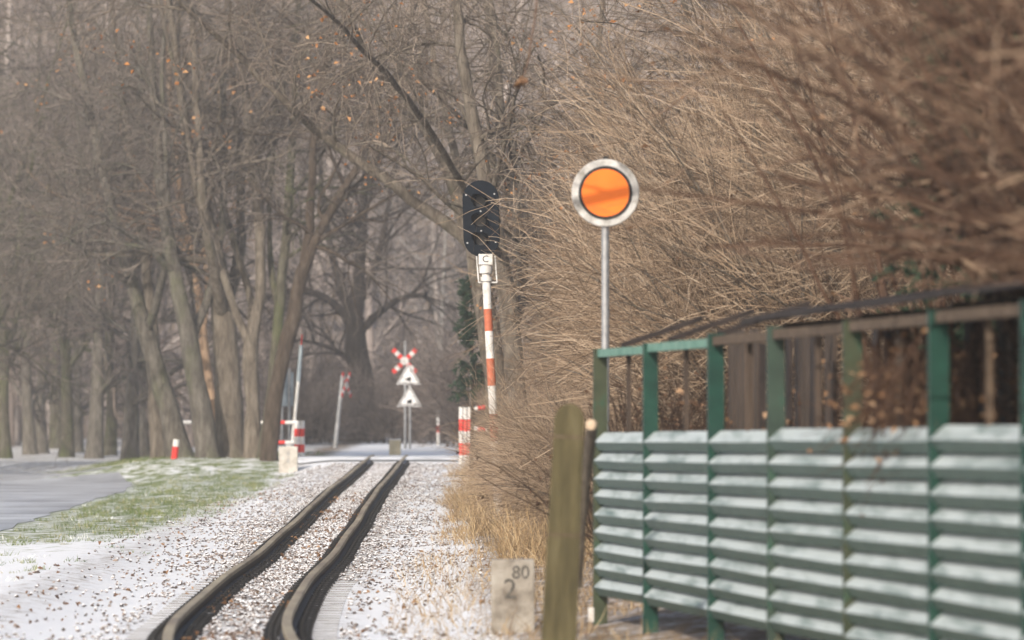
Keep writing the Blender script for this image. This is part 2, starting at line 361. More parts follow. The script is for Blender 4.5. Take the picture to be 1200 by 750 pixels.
def sstep(a, b, x):
    t = np.clip((x - a) / (b - a), 0, 1); return t * t * (3 - 2 * t)
def vnoise(x, y, s, seed=0):
    """cheap smooth value noise"""
    r = np.random.default_rng(100 + seed); tab = r.random((64, 64))
    X = x / s; Y = y / s; i = np.floor(X).astype(int); j = np.floor(Y).astype(int); u = X - i; v = Y - j
    u = u*u*(3-2*u); v = v*v*(3-2*v); i %= 64; j %= 64; i1 = (i+1) % 64; j1 = (j+1) % 64
    return (tab[i, j]*(1-u)+tab[i1, j]*u)*(1-v) + (tab[i, j1]*(1-u)+tab[i1, j1]*u)*v
redge = [(-3.4, 10), (-5.2, 40), (-6.3, 62), (-6.85, 76), (-7.25, 92), (-7.62, 107), (-7.85, 116), (-8.4, 125), (-9.6, 133), (-11.4, 142), (-14.5, 156), (-19, 172), (-30, 200)]
_rex = np.array([p[0] for p in redge]); _rey = np.array([p[1] for p in redge])
def ground_z(x, y):
    x = np.asarray(x, float); y = np.asarray(y, float)
    tx = track_x(y); tz = track_z(y) - 0.150
    left = CZ - 1.63 + sstep(0.1, 1.6, x - np.interp(y, _rey, _rex)) * (0.02 + 0.10 * sstep(110, 132, y) + 0.03 * vnoise(x, y, 2.5, 1) + 0.04 * vnoise(x, y, 6, 2))
    right = CZ - 1.56 + 0.06 * (vnoise(x, y, 1.5, 3) - 0.5) + 0.30 * sstep(-0.6, 6, x) + 0.05 * (x > 0) * np.clip(x, 0, 60)
    right = right + 0.30 * sstep(90, 130, y)
    z = np.where(x < tx, left, right)
    k = sstep(1.05, 2.3, np.abs(x - tx)); z = tz * (1 - k) + z * k
    # rise of the crossing and the land behind it
    b = sstep(126, 131, y) * sstep(-12, -7.5, x); z = z * (1 - b) + (CZ - 1.13 + 0.0035 * np.clip(y - 140, 0, 100)) * b
    h = sstep(290, 420, y) * 34 * (0.8 + 0.4 * vnoise(x, y, 70, 5)); h = h + 14 * sstep(60, 160, np.abs(x)) * sstep(150, 300, y)
    return z + h

xs = np.unique(np.concatenate([np.linspace(-320, -20, 26), np.linspace(-20, -8, 49), np.linspace(-8, 3.5, 185), np.linspace(3.5, 20, 40), np.linspace(20, 320, 26)]))
ys = np.unique(np.concatenate([np.linspace(-120, 20, 15), np.linspace(20, 140, 401), np.linspace(140, 220, 81), np.linspace(220, 640, 60)]))
GX, GY = np.meshgrid(xs, ys, indexing='ij'); GZ = ground_z(GX, GY)
nx, ny = len(xs), len(ys); idx = np.arange(nx * ny).reshape(nx, ny)
GQ = np.stack([idx[:-1, :-1], idx[1:, :-1], idx[1:, 1:], idx[:-1, 1:]], -1).reshape(-1, 4)
tx_ = track_x(GY); dl = GX - tx_
# what lies where: green grass cover, gravel and litter cover
a_grass = sstep(-1.3, -2.6, dl) * sstep(52, 74, GY + 10 * (vnoise(GX, GY, 4, 7) - 0.5)) * (1 - 0.25 * sstep(132, 150, GY)) + 0.12 * sstep(-1.4, -2.2, dl)
a_grass = 0.52 * a_grass
a_grass = a_grass + 0.2 * sstep(0.9, 1.8, dl) * sstep(48, 60, GY) * sstep(80, 68, GY)
a_litter = np.exp(-((dl + 1.7) / 0.55) ** 2) * 0.27 + sstep(1.15, 2.3, dl) * 0.57 + sstep(125, 140, GY) * 0.2 + 0.8 * sstep(280, 310, GY) + sstep(3.4, 4.4, dl) * 0.6 + 0.25 * sstep(-1.4, -2.2, dl)
a_gravel = sstep(1.5, 0.9, np.abs(dl)) * sstep(130, 126, GY)
def ground_material():
    m, n, l, b = new_mat('snowy_ground', 0.9, 0.2); c = coords(n)
    def attr(nm):
        a = n.new('ShaderNodeAttribute'); a.attribute_name = nm; return a.outputs['Fac']
    def thr(src, nz, lo, hi):
        """mask = noise pushed by an attribute"""
        ad = n.new('ShaderNodeMath'); ad.operation = 'ADD'; l.new(src, ad.inputs[0]); l.new(nz, ad.inputs[1])
        mr = n.new('ShaderNodeMapRange'); mr.inputs['From Min'].default_value = lo; mr.inputs['From Max'].default_value = hi; l.new(ad.outputs[0], mr.inputs['Value']); return mr.outputs[0]
    def mix(f, a, bcol):
        mx = n.new('ShaderNodeMixRGB'); l.new(f, mx.inputs[0]); l.new(a, mx.inputs[1]); l.new(bcol, mx.inputs[2]); return mx.outputs[0]
    n1 = noise(n, l, 2.6, 6, c, (1, 0.8, 1), 0.7).outputs[0]; n2 = noise(n, l, 5.0, 6, c, None, 0.7).outputs[0]; n3 = noise(n, l, 16, 4, c, None, 0.7).outputs[0]
    snow = ramp(n, [(0.3, (0.68, 0.70, 0.73)), (0.7, (0.79, 0.80, 0.82))]); l.new(n2, snow.inputs[0])
    grass = ramp(n, [(0.3, (0.065, 0.095, 0.025)), (0.5, (0.13, 0.17, 0.05)), (0.75, (0.26, 0.24, 0.12))]); l.new(n3, grass.inputs[0])
    litter = ramp(n, [(0.3, (0.07, 0.05, 0.035)), (0.5, (0.17, 0.125, 0.085)), (0.75, (0.30, 0.225, 0.15))]); l.new(n3, litter.inputs[0])
    gravel = ramp(n, [(0.3, (0.06, 0.05, 0.044)), (0.5, (0.14, 0.115, 0.10)), (0.75, (0.26, 0.22, 0.20))]); l.new(n3, gravel.inputs[0])
    c1 = mix(thr(attr('grass'), n1, 0.94, 1.16), snow.outputs[0], grass.outputs[0])
    c2 = mix(thr(attr('litter'), n2, 0.86, 1.1), c1, litter.outputs[0])
    c3 = mix(thr(attr('gravel'), n2, 1.52, 1.68), c2, gravel.outputs[0])
    l.new(c3, b.inputs['Base Color'])
    bp = n.new('ShaderNodeBump'); bp.inputs['Strength'].default_value = 0.6; bp.inputs['Distance'].default_value = 0.05; l.new(n2, bp.inputs['Height']); l.new(bp.outputs[0], b.inputs['Normal'])
    return m
M['ground'] = ground_material()
g = link('ground', npmesh('ground', np.stack([GX, GY, GZ], -1), GQ, M['ground'], {'grass': a_grass, 'litter': a_litter, 'gravel': a_gravel}))
tag(g, kind='structure')

# road bending away to the left (right edge first, then the far edge)
rp, _ = resample([(x, y, 0) for x, y in redge], [0] * len(redge), 120)
tn = unit(np.gradient(rp, axis=0)); nrm = np.stack([-tn[:, 1], tn[:, 0], np.zeros(len(rp))], -1)
nw = 14
RV = rp[:, None, :] + nrm[:, None, :] * np.linspace(0, 5.6, nw)[None, :, None]
RV[:, 0] += nrm * rng.normal(0, 0.05, (len(rp), 1))
RV[:, :, 2] = np.maximum(ground_z(RV[:, :, 0], RV[:, :, 1]), CZ - 1.63) + 0.008
ri = np.arange(len(rp) * nw).reshape(len(rp), nw)
RQ = np.stack([ri[:-1, :-1], ri[1:, :-1], ri[1:, 1:], ri[:-1, 1:]], -1).reshape(-1, 4)
road = tag(link('road', npmesh('road', RV, RQ, snow_on_top(M['asphalt'], 0.3, 0.5, 0.5, 0.55, 0.18, (0.60, 0.62, 0.65)))), kind='structure')
# road over the level crossing
cx = np.linspace(-5.3, 6.5, 60); cy = np.linspace(128.9, 134.5, 12); CX, CY = np.meshgrid(cx, cy, indexing='ij')
CZm = ground_z(CX, CY) + 0.035
ci = np.arange(CX.size).reshape(CX.shape); CQ = np.stack([ci[:-1, :-1], ci[1:, :-1], ci[1:, 1:], ci[:-1, 1:]], -1).reshape(-1, 4)
M['crossing'] = snow_on_top(mat_ramp('crossing_asphalt', [(0.3, (0.06, 0.055, 0.05)), (0.7, (0.12, 0.11, 0.10))], 3, 0.8), 0.3, 0.5, 0.7, 0.60, 0.12)
tag(link('crossing_road', npmesh('crossing_road', np.stack([CX, CY, CZm], -1), CQ, M['crossing'])), kind='structure')

# ------------------------------------------------------------------ railway track
track = empty('railway_track', (0, 0, 0), 'narrow gauge railway track with tan rails curving through snowy ballast', 'railway track')
def rail(side):
    yy = np.linspace(24, 136, 260); xc = track_x(yy); zc = track_z(yy)
    hx = np.gradient(xc, yy); nr = unit(np.stack([np.ones_like(yy), -hx, np.zeros_like(yy)], -1))
    prof = np.array([(-.035, 0), (-.027, .004), (.027, .004), (.035, 0), (.036, -.032), (.010, -.042), (.007, -.105), (.052, -.118), (.055, -.128), (-.055, -.128), (-.052, -.118), (-.007, -.105), (-.010, -.042), (-.036, -.032)])
    base = np.stack([xc, yy, zc], -1) + nr * (side * 0.405)
    V = base[:, None, :] + nr[:, None, :] * prof[None, :, 0, None] + np.array([0, 0, 1.0])[None, None, :] * prof[None, :, 1, None]
    k = len(prof); i = np.arange(len(yy) * k).reshape(len(yy), k); A = i[:-1]; B = np.roll(A, -1, 1); D = i[1:]; C = np.roll(D, -1, 1)
    return link('rail', npmesh('rail', V, np.stack([A, B, C, D], -1).reshape(-1, 4), M['rail'], {'head': np.tile((prof[:, 1] > -0.034).astype(float), len(yy))}, smooth=False), track)
rail(-1); rail(1)
mb = MB(); mb.box((0, 0, -0.075), (1.55, 0.23, 0.15), None, 0.012)
sl0 = mb.build('sleeper', M['sleeper'], track)
mb = MB()
mb.box((0, 0, 0.010), (0.36, 0.17, 0.02), None, 0.003)
for s in (-1, 1):
    mb.box((s * 0.108, 0, 0.040), (0.085, 0.10, 0.05), None, 0.012)
    mb.cyl((s * 0.115, 0.0, 0.06), (s * 0.115, 0.0, 0.086), 0.026, 0.026, 6)
    mb.cyl((s * 0.155, 0.05, 0.02), (s * 0.155, 0.05, 0.062), 0.02, 0.02, 6)
    mb.cyl((s * 0.155, -0.05, 0.02), (s * 0.155, -0.05, 0.062), 0.02, 0.02, 6)
fa0 = mb.build('rail_fastening', M['iron'], sl0)
first = True
yy = np.arange(33.0, 128.4, 0.64)
for y in yy:
    x = float(track_x(y)); z = float(track_z(y)) - 0.142; h = math.atan(float((track_x(y + .5) - track_x(y - .5))))
    s = sl0 if first else sl0.copy()
    if not first: col.objects.link(s)
    s.location = (x, y, z); s.rotation_euler = (0, 0, -h + random.gauss(0, 0.006)); s.parent = track
    for sd in (-1, 1):
        f = fa0 if (first and sd == -1) else fa0.copy()
        if not (first and sd == -1): col.objects.link(f)
        f.parent = s; f.location = (sd * 0.405, random.gauss(0, 0.006), -0.006); f.rotation_euler = (0, 0, random.gauss(0, 0.03))
    first = False

# ballast stones, fallen leaves, grass
def stones(n, xy, size, name, label):
    base = np.array([(1, 0, 0), (-1, 0, 0), (0, 1, 0), (0, -1, 0), (0, 0, 1), (0, 0, -1)], float)
    tri = np.array([(0, 2, 4), (2, 1, 4), (1, 3, 4), (3, 0, 4), (2, 0, 5), (1, 2, 5), (3, 1, 5), (0, 3, 5)])
    s = size * rng.uniform(0.6, 1.5, (n, 1, 1)); a = rng.uniform(0, 6.28, n)
    V = base[None] * s * rng.uniform(0.6, 1.2, (n, 6, 1)) * np.array([1.2, 1.0, 0.75])
    tilt = rng.uniform(-0.6, 0.6, n)
    V2 = V.copy(); V2[..., 1] = V[..., 1] * np.cos(tilt)[:, None] - V[..., 2] * np.sin(tilt)[:, None]; V2[..., 2] = V[..., 1] * np.sin(tilt)[:, None] + V[..., 2] * np.cos(tilt)[:, None]
    c, sn = np.cos(a)[:, None], np.sin(a)[:, None]
    W = np.stack([V2[..., 0] * c - V2[..., 1] * sn, V2[..., 0] * sn + V2[..., 1] * c, V2[..., 2]], -1)
    W += xy[:, None, :]
    Fc = (tri[None] + np.arange(n)[:, None, None] * 6).reshape(-1, 3)
    return tag(link(name, npmesh(name, W, Fc, M['stone'], {'rnd': np.repeat(rng.random(n), 6)}, smooth=False)), label, 'ballast', None, 'stuff')
def on_ground(x, y, dz=0.0): return np.stack([x, y, ground_z(x, y) + dz], -1)
n = 46000
sy = 33 + 95 * rng.random(n) ** 0.85; off = rng.normal(0, 0.85, n); sx = track_x(sy) + np.clip(off, -2.3, 2.0)
keep = ~((np.abs(np.abs(off) - 0.405) < 0.06)); inner = np.abs(off) < 0.8
# the sleeper tops stay bare at the near end, farther on the stones lie over them
keep &= ~(inner & (sy < 52) & (((sy - 33.0 + 0.14) % 0.64) < 0.28)) & ~((np.abs(off) > .5) & (np.abs(off) < 0.8) & (sy < 56))
cl = vnoise(sx * 1.0, sy * 0.6, 0.35, 41) * 0.5 + vnoise(sx, sy, 1.4, 42) * 0.5
keep &= rng.random(n) < np.where(np.abs(off) < 0.4, 0.95, 0.30 + 0.7 * sstep(0.42, 0.62, cl)) * np.where((sy < 60) & (np.abs(off) > 0.8), 0.55, 1.0)
sx, sy, off = sx[keep], sy[keep], off[keep]
ss = 0.018
p = on_ground(sx, sy, 0.006); p[:, 2] += np.where(np.abs(off) < 0.75, 0.010, 0.0) + 0.012 * rng.random(len(p))
stones(len(p), p, ss, 'ballast_stones', 'small broken ballast stones dusted with snow along the rails')
# fallen leaves: between the rails and on the right verge
n = 1600
ly = 34 + 70 * rng.random(n) ** 1.3; t = rng.random(n)
lo = np.where(t < 0.55, rng.uniform(-0.36, 0.36, n), np.where(t < 0.76, rng.normal(-1.55, 0.45, n), rng.uniform(0.75, 2.6, n)))
dens = vnoise(lo * 3, ly, 1.6, 11)
k = dens > 0.5; ly, lo = ly[k], lo[k]
lp = on_ground(track_x(ly) + lo, ly, 0.022); lp[:, 2] += 0.02 * rng.random(len(lp)) + np.where(np.abs(lo) < 0.4, 0.03, 0)
tag(link('fallen_leaves', leaf_mesh('fallen_leaves', lp, 0.052, M['leaf'], 0.35)), 'brown fallen leaves scattered between the rails and on verges', 'leaves', None, 'stuff')
# grass on the left verge: tufts standing out of the snow
def tufts(n, blades, rad, hgt, white, seed):
    ty = 38 + 108 * rng.random(n) ** 0.8; tx_ = rng.uniform(-13.0, -1.2, n); o = tx_ - track_x(ty)
    redx = np.interp(ty, _rey, _rex)
    pr = sstep(-1.5, -2.7, o) * (0.15 + 0.85 * sstep(58, 86, ty + 16 * (vnoise(tx_, ty, 3, 21) - 0.5)))
    pr = pr * (0.25 + 0.75 * sstep(0.38, 0.62, vnoise(tx_, ty * 0.4, 1.1, seed) * 0.5 + vnoise(tx_, ty * 0.5, 2.6, seed + 1) * 0.5)) + 0.03 * sstep(-1.6, -2.2, o)
    k = (rng.random(n) < pr) & (tx_ > redx + 0.15)
    tx_, ty = tx_[k], ty[k]; m = len(tx_)
    r = rad * np.sqrt(rng.random((m, blades))) * rng.uniform(0.5, 1.3, (m, 1)); a = rng.uniform(0, 6.28, (m, blades))
    gx = (tx_[:, None] + r * np.cos(a)).ravel(); gy = (ty[:, None] + r * np.sin(a)).ravel()
    N = len(gx); P0 = on_ground(gx, gy, -0.005)
    D0 = np.stack([np.cos(a.ravel()) * 0.4 + rng.normal(0, 0.4, N), np.sin(a.ravel()) * 0.4 + rng.normal(0, 0.4, N), np.ones(N)], -1)
    hs = np.repeat(rng.uniform(0.5, 1.25, m), blades)
    P, _ = grow(P0, D0, hgt * hs * rng.uniform(0.5, 1.0, N), np.ones(N), np.ones(N), 4, 0.22, -0.28)
    tuft_tone = np.repeat(rng.random(m), blades)
    return P, np.clip(0.65 * tuft_tone + 0.35 * rng.random(N), 0, 1)
P, tone = tufts(9500, 20, 0.13, 0.10, False, 22)
tag(link('grass', ribbons(P, rng.uniform(0.007, 0.013, len(P)), 'grass', M['grass'], tone)), 'short green grass tufts poking through thin snow left of track', 'grass', None, 'stuff')
P, tone = tufts(1300, 12, 0.10, 0.07, True, 52)
tag(link('frosted_grass', ribbons(P, rng.uniform(0.010, 0.018, len(P)), 'frosted_grass', M['frost'], tone)), 'snow covered grass tufts among the green left of track', 'grass', None, 'stuff')
# dry grass at the foot of the thicket
n = 15000
gy = 55 + 73 * rng.random(n) ** 1.1; tx = track_x(gy); go = 1.45 + np.abs(rng.normal(0, 0.8, n)) + 0.9 * (vnoise(gy, gy * 0 + 3, 2.6, 61) - 0.35) + 0.5 * sstep(75, 60, gy); gx = tx + go
k = rng.random(n) < sstep(0.25, 0.6, vnoise(gx, gy, 1.0, 31)); gx, gy, go = gx[k], gy[k], go[k]
P0 = on_ground(gx, gy, -0.02); N = len(P0)
D0 = np.stack([rng.normal(-0.1, 0.35, N), rng.normal(-0.1, 0.3, N), np.ones(N)], -1)
P, _ = grow(P0, D0, rng.uniform(0.25, 0.95, N) * np.clip((go - 1.2) / 0.8, 0.2, 1) * (0.35 + 0.9 * vnoise(gx, gy, 0.8, 33)), np.ones(N), np.ones(N), 6, 0.2, -0.2)
tag(link('dry_grass', ribbons(P, rng.uniform(0.006, 0.012, N), 'dry_grass', M['straw'])), 'tall straw coloured dry grass along the foot of the thicket', 'grass', None, 'stuff')
n = 9500
gy = rng.uniform(30, 64, n); gx = track_x(gy) + 1.15 + 2.2 * rng.random(n) ** 0.7; k = (gx < 0.62 + (40 - gy) * 0.112 - 0.15) | (gy > 41); gx, gy = gx[k], gy[k]
P0 = on_ground(gx, gy, -0.02); N = len(P0)
D0 = np.stack([rng.normal(0, 0.6, N), rng.normal(0, 0.6, N), np.ones(N)], -1)
P, _ = grow(P0, D0, rng.uniform(0.08, 0.3, N), np.ones(N), np.ones(N), 4, 0.2, -0.3)
tag(link('verge_grass', ribbons(P, rng.uniform(0.005, 0.01, N), 'verge_grass', M['straw'])), 'sparse dead grass stalks on the near verge by the fence', 'grass', None, 'stuff')

#TREES_BEGIN
# ------------------------------------------------------------------ trees
def px_stem(d, pts, n=26, dd=0.0, wob=0.012):
    """pts: (px, py, width_px[, extra depth]) -> smooth stem"""
    P, Rr = [], []
    for q in pts:
        e = q[3] if len(q) > 3 else 0.0
        P.append(at(q[0], q[1], d + dd + e)); Rr.append(q[2] * 0.49 / F * d)
    P, Rr = resample(P, Rr, n, wob)
    Rr *= 1 + 0.05 * rng.normal(0, 1, n)
    return P, Rr

def crown_from(stems, spec):
    Ps = np.stack([s[0] for s in stems]); Rs = np.stack([s[1] for s in stems])
    def prune(t):
        # twigs that would hang into the railway's clearance are cut back
        if 'clear' not in spec: return t
        X, Z = t[0][..., 0], t[0][..., 2]
        bad = (Z < np.interp(X, spec['clear'][0], spec['clear'][1])).any(axis=1) & (rng.random(len(X)) > 0.02)
        return t[0][~bad], t[1][~bad]
    b1 = prune(branch(Ps, Rs, *spec['l1'])); b2 = prune(branch(*b1, *spec['l2']))
    b3 = prune(branch(*b2, *spec['l3']))
    ex = branch(*b1, *spec['l3b']) if 'l3b' in spec else None
    return b1, b2, b3, ex

def hero_tree(name, label, stems, spec, bmat, tmat, group=None, cat='tree'):
    base = stems[0][0][0]
    root = empty(name, base, label, cat, group)
    o3 = np.asarray(base)
    for i, (P, Rr) in enumerate(stems):
        if i == 0 or stems[i][0][0][2] < base[2] + 0.3:
            Rr = Rr.copy(); zz = P[:, 2] - P[0, 2]; Rr *= 1 + 0.18 * np.exp(-zz / 0.25)
        link('trunk' if i == 0 else 'limb', tube_mesh(name + '_stem', [((P - o3)[None], Rr[None], 12)], bmat), root)
    b1, b2, b3, ex = crown_from(stems, spec)
    link('branches', tube_mesh(name + '_branches', [(b1[0] - o3, b1[1], 5), (b2[0] - o3, b2[1], 3)], spec.get('b1mat', bmat)), root)['kind'] = 'stuff'
    bt = [(b3[0] - o3, b3[1], 3)] + ([(ex[0] - o3, ex[1], 3)] if ex else [])
    cr = link('crown', tube_mesh(name + '_crown', bt, tmat), root); cr['kind'] = 'stuff'
    if 'leaves' in spec:
        C = b3[0][:, -2:].reshape(-1, 3); C = C[C[:, 2] < spec['leaves'][2]]; c0 = C[rng.integers(0, len(C), spec['leaves'][0])]
        C = np.concatenate([C[np.argsort(((C - q) ** 2).sum(1))[:spec['leaves'][1]]] for q in c0]) + rng.normal(0, 0.06, (spec['leaves'][0] * spec['leaves'][1], 3))
        link('leaves', leaf_mesh(name + '_leaves', C - o3, 0.085, M['leaf_orange'], 0.0), root)['kind'] = 'stuff'
    return root, b3

# l*: per, trange, ang, length, n, wander, grav, rfac, rmin, taper, bias, pull
AV = dict(l1=(10, (0.12, 1.0), (35, 80), (1.6, 4.2), 8, 0.14, -0.02, 0.45, 0.016, 0.3),
          l2=(9, (0.15, 1.0), (25, 65), (0.7, 2.0), 6, 0.20, -0.03, 0.5, 0.007, 0.5),
          l3=(6, (0.1, 1.0), (20, 70), (0.35, 1.1), 4, 0.22, -0.06, 0.6, 0.0050, 0.6))
def spec(base, **kw):
    s = dict(base)
    for k, v in kw.items(): s[k] = v
    return s
D1 = 136.0
av_specs = [
 ('avenue_tree', 'leaning grey avenue tree left of the red and white post gap', D1 - 2,
   [[(214, 551, 30), (203, 500, 26), (188, 450, 24), (170, 385, 20), (150, 320, 16), (120, 200, 12, 1), (90, 60, 9, 2), (70, -60, 5, 2)], [(172, 390, 10), (190, 330, 9, -1), (196, 240, 7, -2), (190, 100, 5, -2), (200, -50, 3, -2)], [(155, 335, 8), (110, 300, 6, -1), (60, 270, 4, -2), (0, 262, 2, -2)]], 'bark'),
 ('avenue_tree', 'slightly leaning avenue tree just left of the thickest upright trunk', D1 - 4,
   [[(244, 549, 30), (238, 500, 25), (230, 450, 23), (219, 385, 20), (205, 320, 17), (190, 230, 13, 1), (180, 100, 9, 2), (170, -70, 5, 2)], [(222, 400, 12), (250, 330, 10, 1), (262, 240, 8, 1), (262, 100, 6, 1), (270, -60, 3, 1)], [(205, 320, 8), (160, 280, 6, -1), (120, 262, 4, -2), (60, 290, 2, -3)]], 'bark'),
 ('avenue_tree', 'thickest upright avenue trunk with pale brown bark behind the stone', D1 - 3,
   [[(270, 552, 40), (269, 500, 36), (267, 440, 33), (263, 380, 31), (258, 330, 24), (245, 270, 18), (225, 190, 13, -1), (205, 60, 9, -2), (190, -70, 5, -2)], [(262, 375, 16), (252, 320, 13, -1), (240, 255, 11, -2), (232, 160, 9, -2), (225, 20, 6, -2), (215, -80, 3, -2)], [(262, 370, 16), (280, 300, 13, 1), (282, 200, 10, 2), (270, 60, 7, 2), (262, -80, 4, 2)]], 'bark_tan'),
 ('avenue_tree', 'pale slim avenue stem with peeled bark forking beside the white stone', D1 - 4,
   [[(297, 556, 27), (296, 500, 20), (294, 450, 18), (293, 405, 18), (303, 360, 13), (305, 300, 13), (300, 220, 13), (291, 150, 12), (284, 60, 9, 1), (280, -80, 5, 1)], [(293, 410, 12), (282, 380, 10), (262, 320, 9), (243, 270, 8), (228, 215, 7, -1), (215, 130, 5, -1), (190, 20, 4, -2), (170, -60, 2, -2)], [(296, 400, 9), (292, 345, 9, 1), (276, 290, 8, 1), (262, 240, 7, 2), (255, 160, 5, 2), (262, 60, 4, 2), (265, -50, 3, 2)]], 'bark_tan'),
 ('avenue_tree', 'dark curved avenue tree bending right and forking above the railing', D1 - 6,
   [[(315, 554, 22), (318, 500, 20), (325, 450, 19), (336, 400, 18), (346, 360, 18), (353, 320, 17), (363, 295, 14), (380, 262, 11), (400, 225, 9), (418, 195, 9), (434, 160, 7, 1), (450, 80, 5, 2), (470, -40, 3, 2)], [(356, 312, 13), (362, 270, 11), (365, 220, 10), (368, 160, 9), (380, 80, 7, -1), (395, -60, 4, -1)], [(381, 262, 5), (372, 240, 4), (385, 215, 3.5), (410, 160, 3), (430, 90, 2)]], 'bark_brown'),
 ('avenue_tree', 'mossy green straight stem between the pale stem and dark curved tree', D1 - 4.5,
   [[(309, 553, 17), (314, 500, 15), (321, 440, 14), (326, 380, 13), (331, 320, 12), (337, 255, 11), (341, 190, 10), (346, 100, 8, 1), (350, -60, 5, 1)], [(327, 370, 8), (318, 310, 7, 1), (316, 250, 6, 2), (322, 150, 5, 2), (330, 20, 4, 2), (335, -60, 2, 2)]], 'bark_green'),
 ('avenue_tree', 'upright avenue tree half hidden behind the leaning grey trunk', D1 + 1,
   [[(188, 549, 22), (184, 500, 18), (180, 440, 17), (178, 380, 15), (172, 320, 12), (160, 220, 9), (140, 90, 7, 1), (125, -60, 4, 1)], [(178, 385, 9), (150, 330, 7), (100, 290, 5, -1), (30, 240, 4, -2)]], 'bark_tan'),
 ('avenue_tree', 'avenue tree with a broken orange limb between two leaning trunks', D1 + 1,
   [[(258, 549, 18), (253, 500, 14), (246, 450, 12), (238, 400, 11), (232, 340, 10), (215, 250, 8), (200, 120, 6), (190, -60, 4)], [(236, 400, 7), (243, 350, 6), (240, 280, 5), (255, 180, 4), (265, 60, 3)]], 'bare_wood'),
]
hero = []
for nm, lb, d, st, bm_ in av_specs:
    stems = []
    for j, s in enumerate(st):
        P, Rr = px_stem(d, s, 26)
        if j == 0:
            P[0, 2] = float(ground_z(P[0, 0], P[0, 1])) - 0.12
        stems.append((P, Rr))
    hero.append(hero_tree(nm, lb, stems, spec(AV, l1=(12, (0.36, 1.0)) + AV['l1'][2:], leaves=(5, 12, 11.5)), M[bm_], M['twig'], 'trees of the avenue at the crossing'))

# farther avenue trees on the left: three built, the others copied
def auto_tree(name, h, r, lean, seed, sp, bmat, tmat, spread=0.35, forks=4, fork_z=0.3):
    global rng
    keep = rng; rng = np.random.default_rng(seed)
    pts = [(0, 0, -0.25)]; p = np.array([0, 0, 0.0]); n = 7
    for i in range(1, n + 1):
        t = i / n; pts.append((lean[0] * h * t + rng.normal(0, 0.07), lean[1] * h * t + rng.normal(0, 0.07), h * t))
    rad = [r] + [r * (1 - 0.85 * (i / n) ** 0.8) * (0.9 if i else 1) for i in range(1, n + 1)]
    stems = [resample(pts, rad, 26, 0.01)]
    for f in range(forks):
        P, Rr = stems[0]; i = int(26 * rng.uniform(fork_z, 0.6)); a = rng.uniform(0, 6.28); hh = h * rng.uniform(0.45, 0.7)
        o = P[i]; q = [o]
        for s in (0.33, 0.66, 1.0): q.append(o + np.array([math.cos(a) * spread * hh * s ** 0.8, math.sin(a) * spread * hh * s ** 0.8, hh * s]) + rng.normal(0, 0.12, 3))
        stems.append(resample(q, [Rr[i] * .6, Rr[i] * .45, Rr[i] * .3, Rr[i] * .12], 26, 0.01))
    parts = []
    for i, (P, Rr) in enumerate(stems):
        if i == 0: Rr = Rr * (1 + 0.2 * np.exp(-np.clip(P[:, 2], 0, 9) / 0.3))
        parts.append(('trunk' if i == 0 else 'limb', tube_mesh(name, [(P[None], Rr[None], 10)], bmat)))
    b1, b2, b3, ex = crown_from(stems, sp)
    parts.append(('branches', tube_mesh(name, [(b1[0], b1[1], 4), (b2[0], b2[1], 3)], bmat)))
    parts.append(('crown', tube_mesh(name, [(b3[0], b3[1], 3)] + ([(ex[0], ex[1], 3)] if ex else []), tmat)))
    rng = keep
    return parts
def place(parts, name, loc, rz, sc, label, cat, group):
    root = empty(name, loc, label, cat, group, rz); root.scale = (sc, sc, sc)
    for nm, me in parts:
        o = link(nm, me, root)
        if nm in ('branches', 'crown', 'twigs'): o['kind'] = 'stuff'
    return root
FAR = dict(l1=(11, (0.10, 1.0), (35, 85), (1.8, 4.5), 7, 0.14, -0.03, 0.45, 0.02, 0.3),
           l2=(8, (0.1, 1.0), (25, 65), (0.8, 2.2), 5, 0.2, -0.04, 0.5, 0.010, 0.5),
           l3=(6, (0.1, 1.0), (20, 70), (0.4, 1.3), 4, 0.22, -0.08, 0.6, 0.0075, 0.6))
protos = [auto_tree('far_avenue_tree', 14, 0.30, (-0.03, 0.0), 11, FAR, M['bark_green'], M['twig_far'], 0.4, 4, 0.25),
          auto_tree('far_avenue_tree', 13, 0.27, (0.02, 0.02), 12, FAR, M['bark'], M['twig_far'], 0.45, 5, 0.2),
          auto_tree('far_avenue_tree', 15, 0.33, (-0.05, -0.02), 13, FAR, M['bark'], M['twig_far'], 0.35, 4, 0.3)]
far = [(6, 536, 172, 0.8), (36, 535, 186, 0.9), (50, 535, 192, 0.75), (78, 536, 178, 0.85), (92, 536, 196, 0.8), (110, 537, 172, 0.85), (128, 537, 182, 0.8), (152, 540, 158, 0.95), (165, 541, 166, 0.8),
       (64, 534, 214, 0.9)]
order = ['second', 'third', 'fourth', 'fifth', 'sixth', 'seventh', 'eighth', 'ninth']
far_lab = ['hazy avenue trunk standing at the left edge beyond the road'] + ['hazy avenue trunk beyond the road, %s from the left edge' % w for w in order] + ['faint bare tree in the hazy back row behind the avenue']
for i, (px, py, d, sc) in enumerate(far):
    x = (px - 600) / F * d; z = float(ground_z(x, d))
    place(protos[i % 3], 'far_avenue_tree', (x, d, z), i * 1.7 + 0.4, sc, far_lab[i], 'tree', 'far avenue trees behind the road')
# trees standing just out of the left edge whose crowns hang into the picture
for i, (x, d, sc) in enumerate([(-16.5, 140, 1.0), (-16.2, 152, 1.05), (-14.2, 149, 0.85)]):
    place(protos[(i + 1) % 3], 'roadside_tree', (x, d, float(ground_z(x, d))), 2.1 * i + 1, sc, 'bare roadside tree at the left edge, crown reaching over the road', 'tree', 'roadside trees at the left edge')

